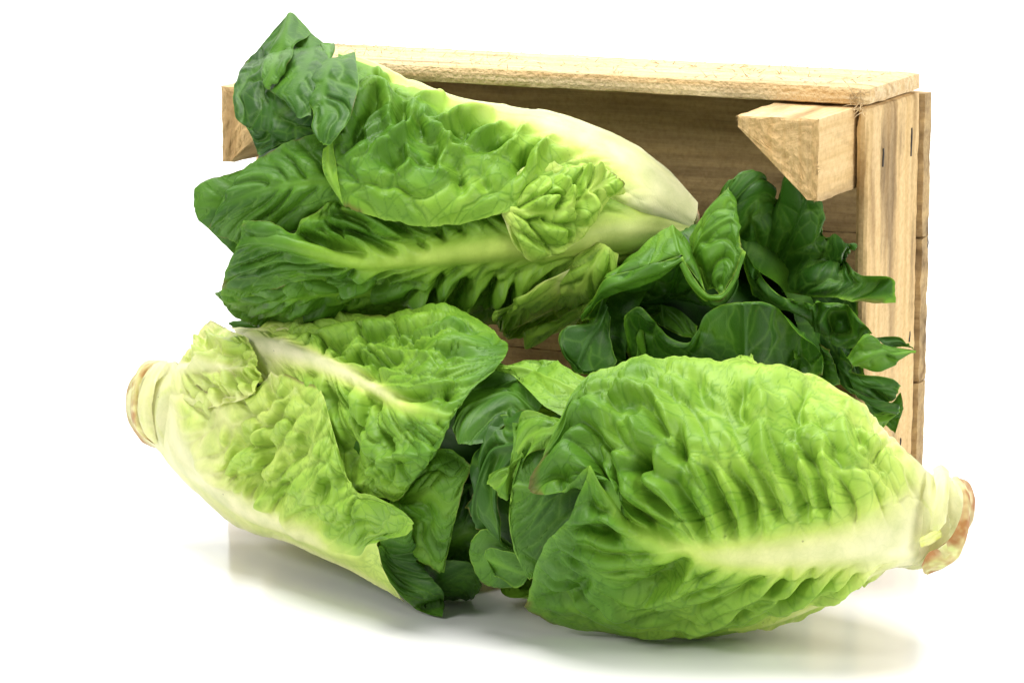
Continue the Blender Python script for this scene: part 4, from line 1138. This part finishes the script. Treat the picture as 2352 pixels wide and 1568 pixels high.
def post(a0, z0, da, dz, seed):
    """A three-cornered post: right angle at (a0, z0), legs da and dz."""
    b0, b1 = 0.0, cbp + cdp - .001
    tri = [(a0, z0), (a0 + da, z0), (a0 + da, z0 + .14 * dz), (a0 + .12 * da, z0 + dz), (a0, z0 + dz)]
    m = 10
    ring = []
    for k in range(5):
        (x0, y0), (x1, y1) = tri[k], tri[(k + 1) % 5]
        for j in range(m):
            t = j / m
            ring.append((x0 + (x1 - x0) * t, y0 + (y1 - y0) * t))
    ring = np.array(ring); nr = len(ring)
    ce = ring.mean(0)
    rows = []
    nb = 30
    bs = np.linspace(b0, b1, nb)
    for i, b in enumerate(bs):
        jit = .0007 * fbm(ring[:, 0] * 140 + b * 90, ring[:, 1] * 140 + seed, seed, 3)
        rr = ring + (ring - ce) * (jit / .03)[:, None] - (ring - ce) * (.02 if i == 0 else 0)
        rows.append(cpt(rr[:, 0], b + .0009 * fbm(ring[:, 0] * 300, ring[:, 1] * 300, seed + 3, 2) * (i == 0), rr[:, 1]))
    V = np.concatenate(rows); Q = grid_quads(nb, nr, True)
    gr = np.concatenate([np.stack([np.full(nr, b), ring[:, 0], ring[:, 1]], 1) for b in bs]) + seed * .2
    p = mesh_np("corner_post", V, Q, WOOD, crate, {'grain': ('FLOAT_VECTOR', gr)}, smooth=False)
    kk = 18
    w = np.linspace(1, .0, kk)
    F, G = [], []
    for i, wi in enumerate(w):
        rr = ce + (ring * .98 + ce * .02 - ce) * max(wi, .01)
        if i == 0:
            F.append(rows[0]); 
        else:
            F.append(cpt(rr[:, 0], -.0004 + .0010 * fbm(rr[:, 0] * 300, rr[:, 1] * 300, seed + 3, 2), rr[:, 1]))
        G.append(np.stack([rr[:, 1] * .5, rr[:, 0], np.full(nr, .1)], 1) + seed * .2)
    e = mesh_np("end_grain", np.concatenate(F), grid_quads(kk, nr, True), WOOD_END, p, {'grain': ('FLOAT_VECTOR', np.concatenate(G))}, smooth=False)
    return p


pd_, pz_ = .047, .0445
post(cw, chp, -pd_, -pz_, 11)
post(0.0, chp, pd_, -pz_, 12)
post(cw, .0115, -pd_, pz_, 13)
post(0.0, .0015, pd_, pz_, 14)

# splinters along the sawn edges
rnd = random.Random(5)


def splinters(name, gen, n, mat, parent, ln=(.002, .006), wd=.00035):
    V, Q = [], []
    for i in range(n):
        p, d = gen()
        p = np.array(p); d = np.array(d, float); d /= np.linalg.norm(d) + 1e-9
        L = rnd.uniform(*ln)
        s = np.cross(d, [rnd.uniform(-1, 1), rnd.uniform(-1, 1), rnd.uniform(-1, 1)]); s /= np.linalg.norm(s) + 1e-9
        c = np.cross(d, s)
        b = len(V) * 1
        k = 4
        for j in range(k):
            t = j / (k - 1)
            cc = p + d * L * t + c * L * .35 * t * t
            w = wd * (1 - .8 * t)
            for m2 in range(3):
                an = m2 * 2.094
                V.append(cc + s * math.cos(an) * w + c * math.sin(an) * w)
        for j in range(k - 1):
            for m2 in range(3):
                Q.append((b + j * 3 + m2, b + j * 3 + (m2 + 1) % 3, b + j * 3 + 3 + (m2 + 1) % 3, b + j * 3 + 3 + m2))
    V = np.array(V)
    o = mesh_np(name, cpt(V[:, 0], V[:, 1], V[:, 2]), np.array(Q), mat, parent, {'grain': ('FLOAT_VECTOR', V)})
    o['kind'] = 'stuff'
    return o


def g_post():
    t = rnd.random()
    if rnd.random() < .7:
        p = (cw - pd_ * (1 - t), .0 + rnd.uniform(-.0005, .004), chp - pz_ * t)
        d = (rnd.uniform(-1, .2), rnd.uniform(-1, .2), rnd.uniform(-1.2, .1))
    else:
        p = (cw - .001, 0, chp - pz_ * t); d = (rnd.uniform(-.3, .8), rnd.uniform(-1, 0), rnd.uniform(-1, 1))
    return p, d


def g_postl():
    t = rnd.random()
    if rnd.random() < .5:
        return (0, 0, chp - pz_ * t), (-1, rnd.uniform(-.6, .3), rnd.uniform(-1, .4))
    return (pd_ * (1 - t), 0, chp - pz_ * t), (rnd.uniform(-.5, 1), rnd.uniform(-1, 0), -1)


def g_edge():
    z = rnd.uniform(.02, cht - .02)
    return (cw + ct + .0004, cbp + cdp + .0115, z), (rnd.uniform(.1, 1), rnd.uniform(-.1, .8), rnd.uniform(-1, 1))


def g_top():
    a = rnd.uniform(0, cw); return (a, cbp + rnd.uniform(.0, cdp), cht), (rnd.uniform(-1, 1), rnd.uniform(-.4, .4), rnd.uniform(.05, .35))


def g_corner():
    return (cw + rnd.uniform(-.002, .006), cbp - .0003, cht - .011 + rnd.uniform(-.004, .008)), (rnd.uniform(-1, .6), rnd.uniform(-.8, -.1), rnd.uniform(-1, .6))


splinters("splinters", g_post, 110, WOOD, crate, (.0008, .0032), .00022)
splinters("splinters", g_postl, 60, WOOD, crate, (.0008, .003), .00022)
splinters("splinters", g_edge, 170, WOOD, crate, (.0022, .0034), .00025)
splinters("splinters", g_top, 260, WOOD_TOP, crate, (.0015, .006), .0003)
splinters("splinters", g_corner, 26, WOOD_TOP, crate, (.003, .009), .0004)


def rod(name, pts, r, mat, parent):
    V = []; pts = np.array(pts, float); n = len(pts)
    for i in range(n):
        d = pts[min(i + 1, n - 1)] - pts[max(i - 1, 0)]; d /= np.linalg.norm(d)
        s = np.cross(d, [.3, .5, .8]); s /= np.linalg.norm(s); c = np.cross(d, s)
        for k in range(8):
            V.append(pts[i] + r * (math.cos(k * math.pi / 4) * s + math.sin(k * math.pi / 4) * c))
    V = np.array(V)
    return mesh_np(name, cpt(V[:, 0], V[:, 1], V[:, 2]), grid_quads(n, 8, True), mat, parent)


rod("staple", [(cw + ct + .0022 - .003, cbp + cdp + .011, .171), (cw + ct + .0022 - .0002, cbp + cdp + .0115, .171), (cw + ct + .0022 + .0003, cbp + cdp + .0115, .168), (cw + ct + .0022 - .0001, cbp + cdp + .0115, .165), (cw + ct + .0022 - .003, cbp + cdp + .011, .1645)], .0004, METAL, crate)
# nail holes with dark stain on the end board
NAIL = simple_mat("rusty_nail", (.05, .045, .04), .6, .4)
for (b, z, l) in ((cbp + .022, cht - .036, .010), (cbp + .070, cht - .030, .016), (cbp + .074, .12, .006), (cbp + .062, .06, .004)):
    pts = [(cw + ct + .0001, b + .0004 * math.sin(j), z - l * j / 5) for j in range(6)]
    rod("nail", pts, .0006, NAIL, crate)

# ------------------------------------------------------------------ white sweep
def sweep():
    m, nt = new_mat("white_acrylic")
    out = N(nt, 'ShaderNodeOutputMaterial')
    bs = N(nt, 'ShaderNodeBsdfPrincipled')
    bs.inputs['Base Color'].default_value = (.94, .94, .937, 1)
    bs.inputs['Roughness'].default_value = .17
    bs.inputs['IOR'].default_value = 1.36
    nt.links.new(bs.outputs[0], out.inputs[0])
    prof = [(-1.2, 0), (0.5, 0), (1.4, 0), (2.4, 0), (3.0, 0)]
    for k in range(1, 17):
        a = math.pi / 2 * k / 16
        prof.append((3.0 + 1.0 * math.sin(a), 1.0 - 1.0 * math.cos(a)))
    prof += [(4.0, 2.0), (4.0, 3.2)]
    V, xs = [], (-3.2, 3.2)
    for y, z in prof:
        for x in xs:
            V.append((x, y, z))
    o = mesh_np("white_sweep", np.array(V), grid_quads(len(prof), 2), m, None)
    o['kind'] = 'structure'
    return o


sweep()
print("TRIS", TRI[0])
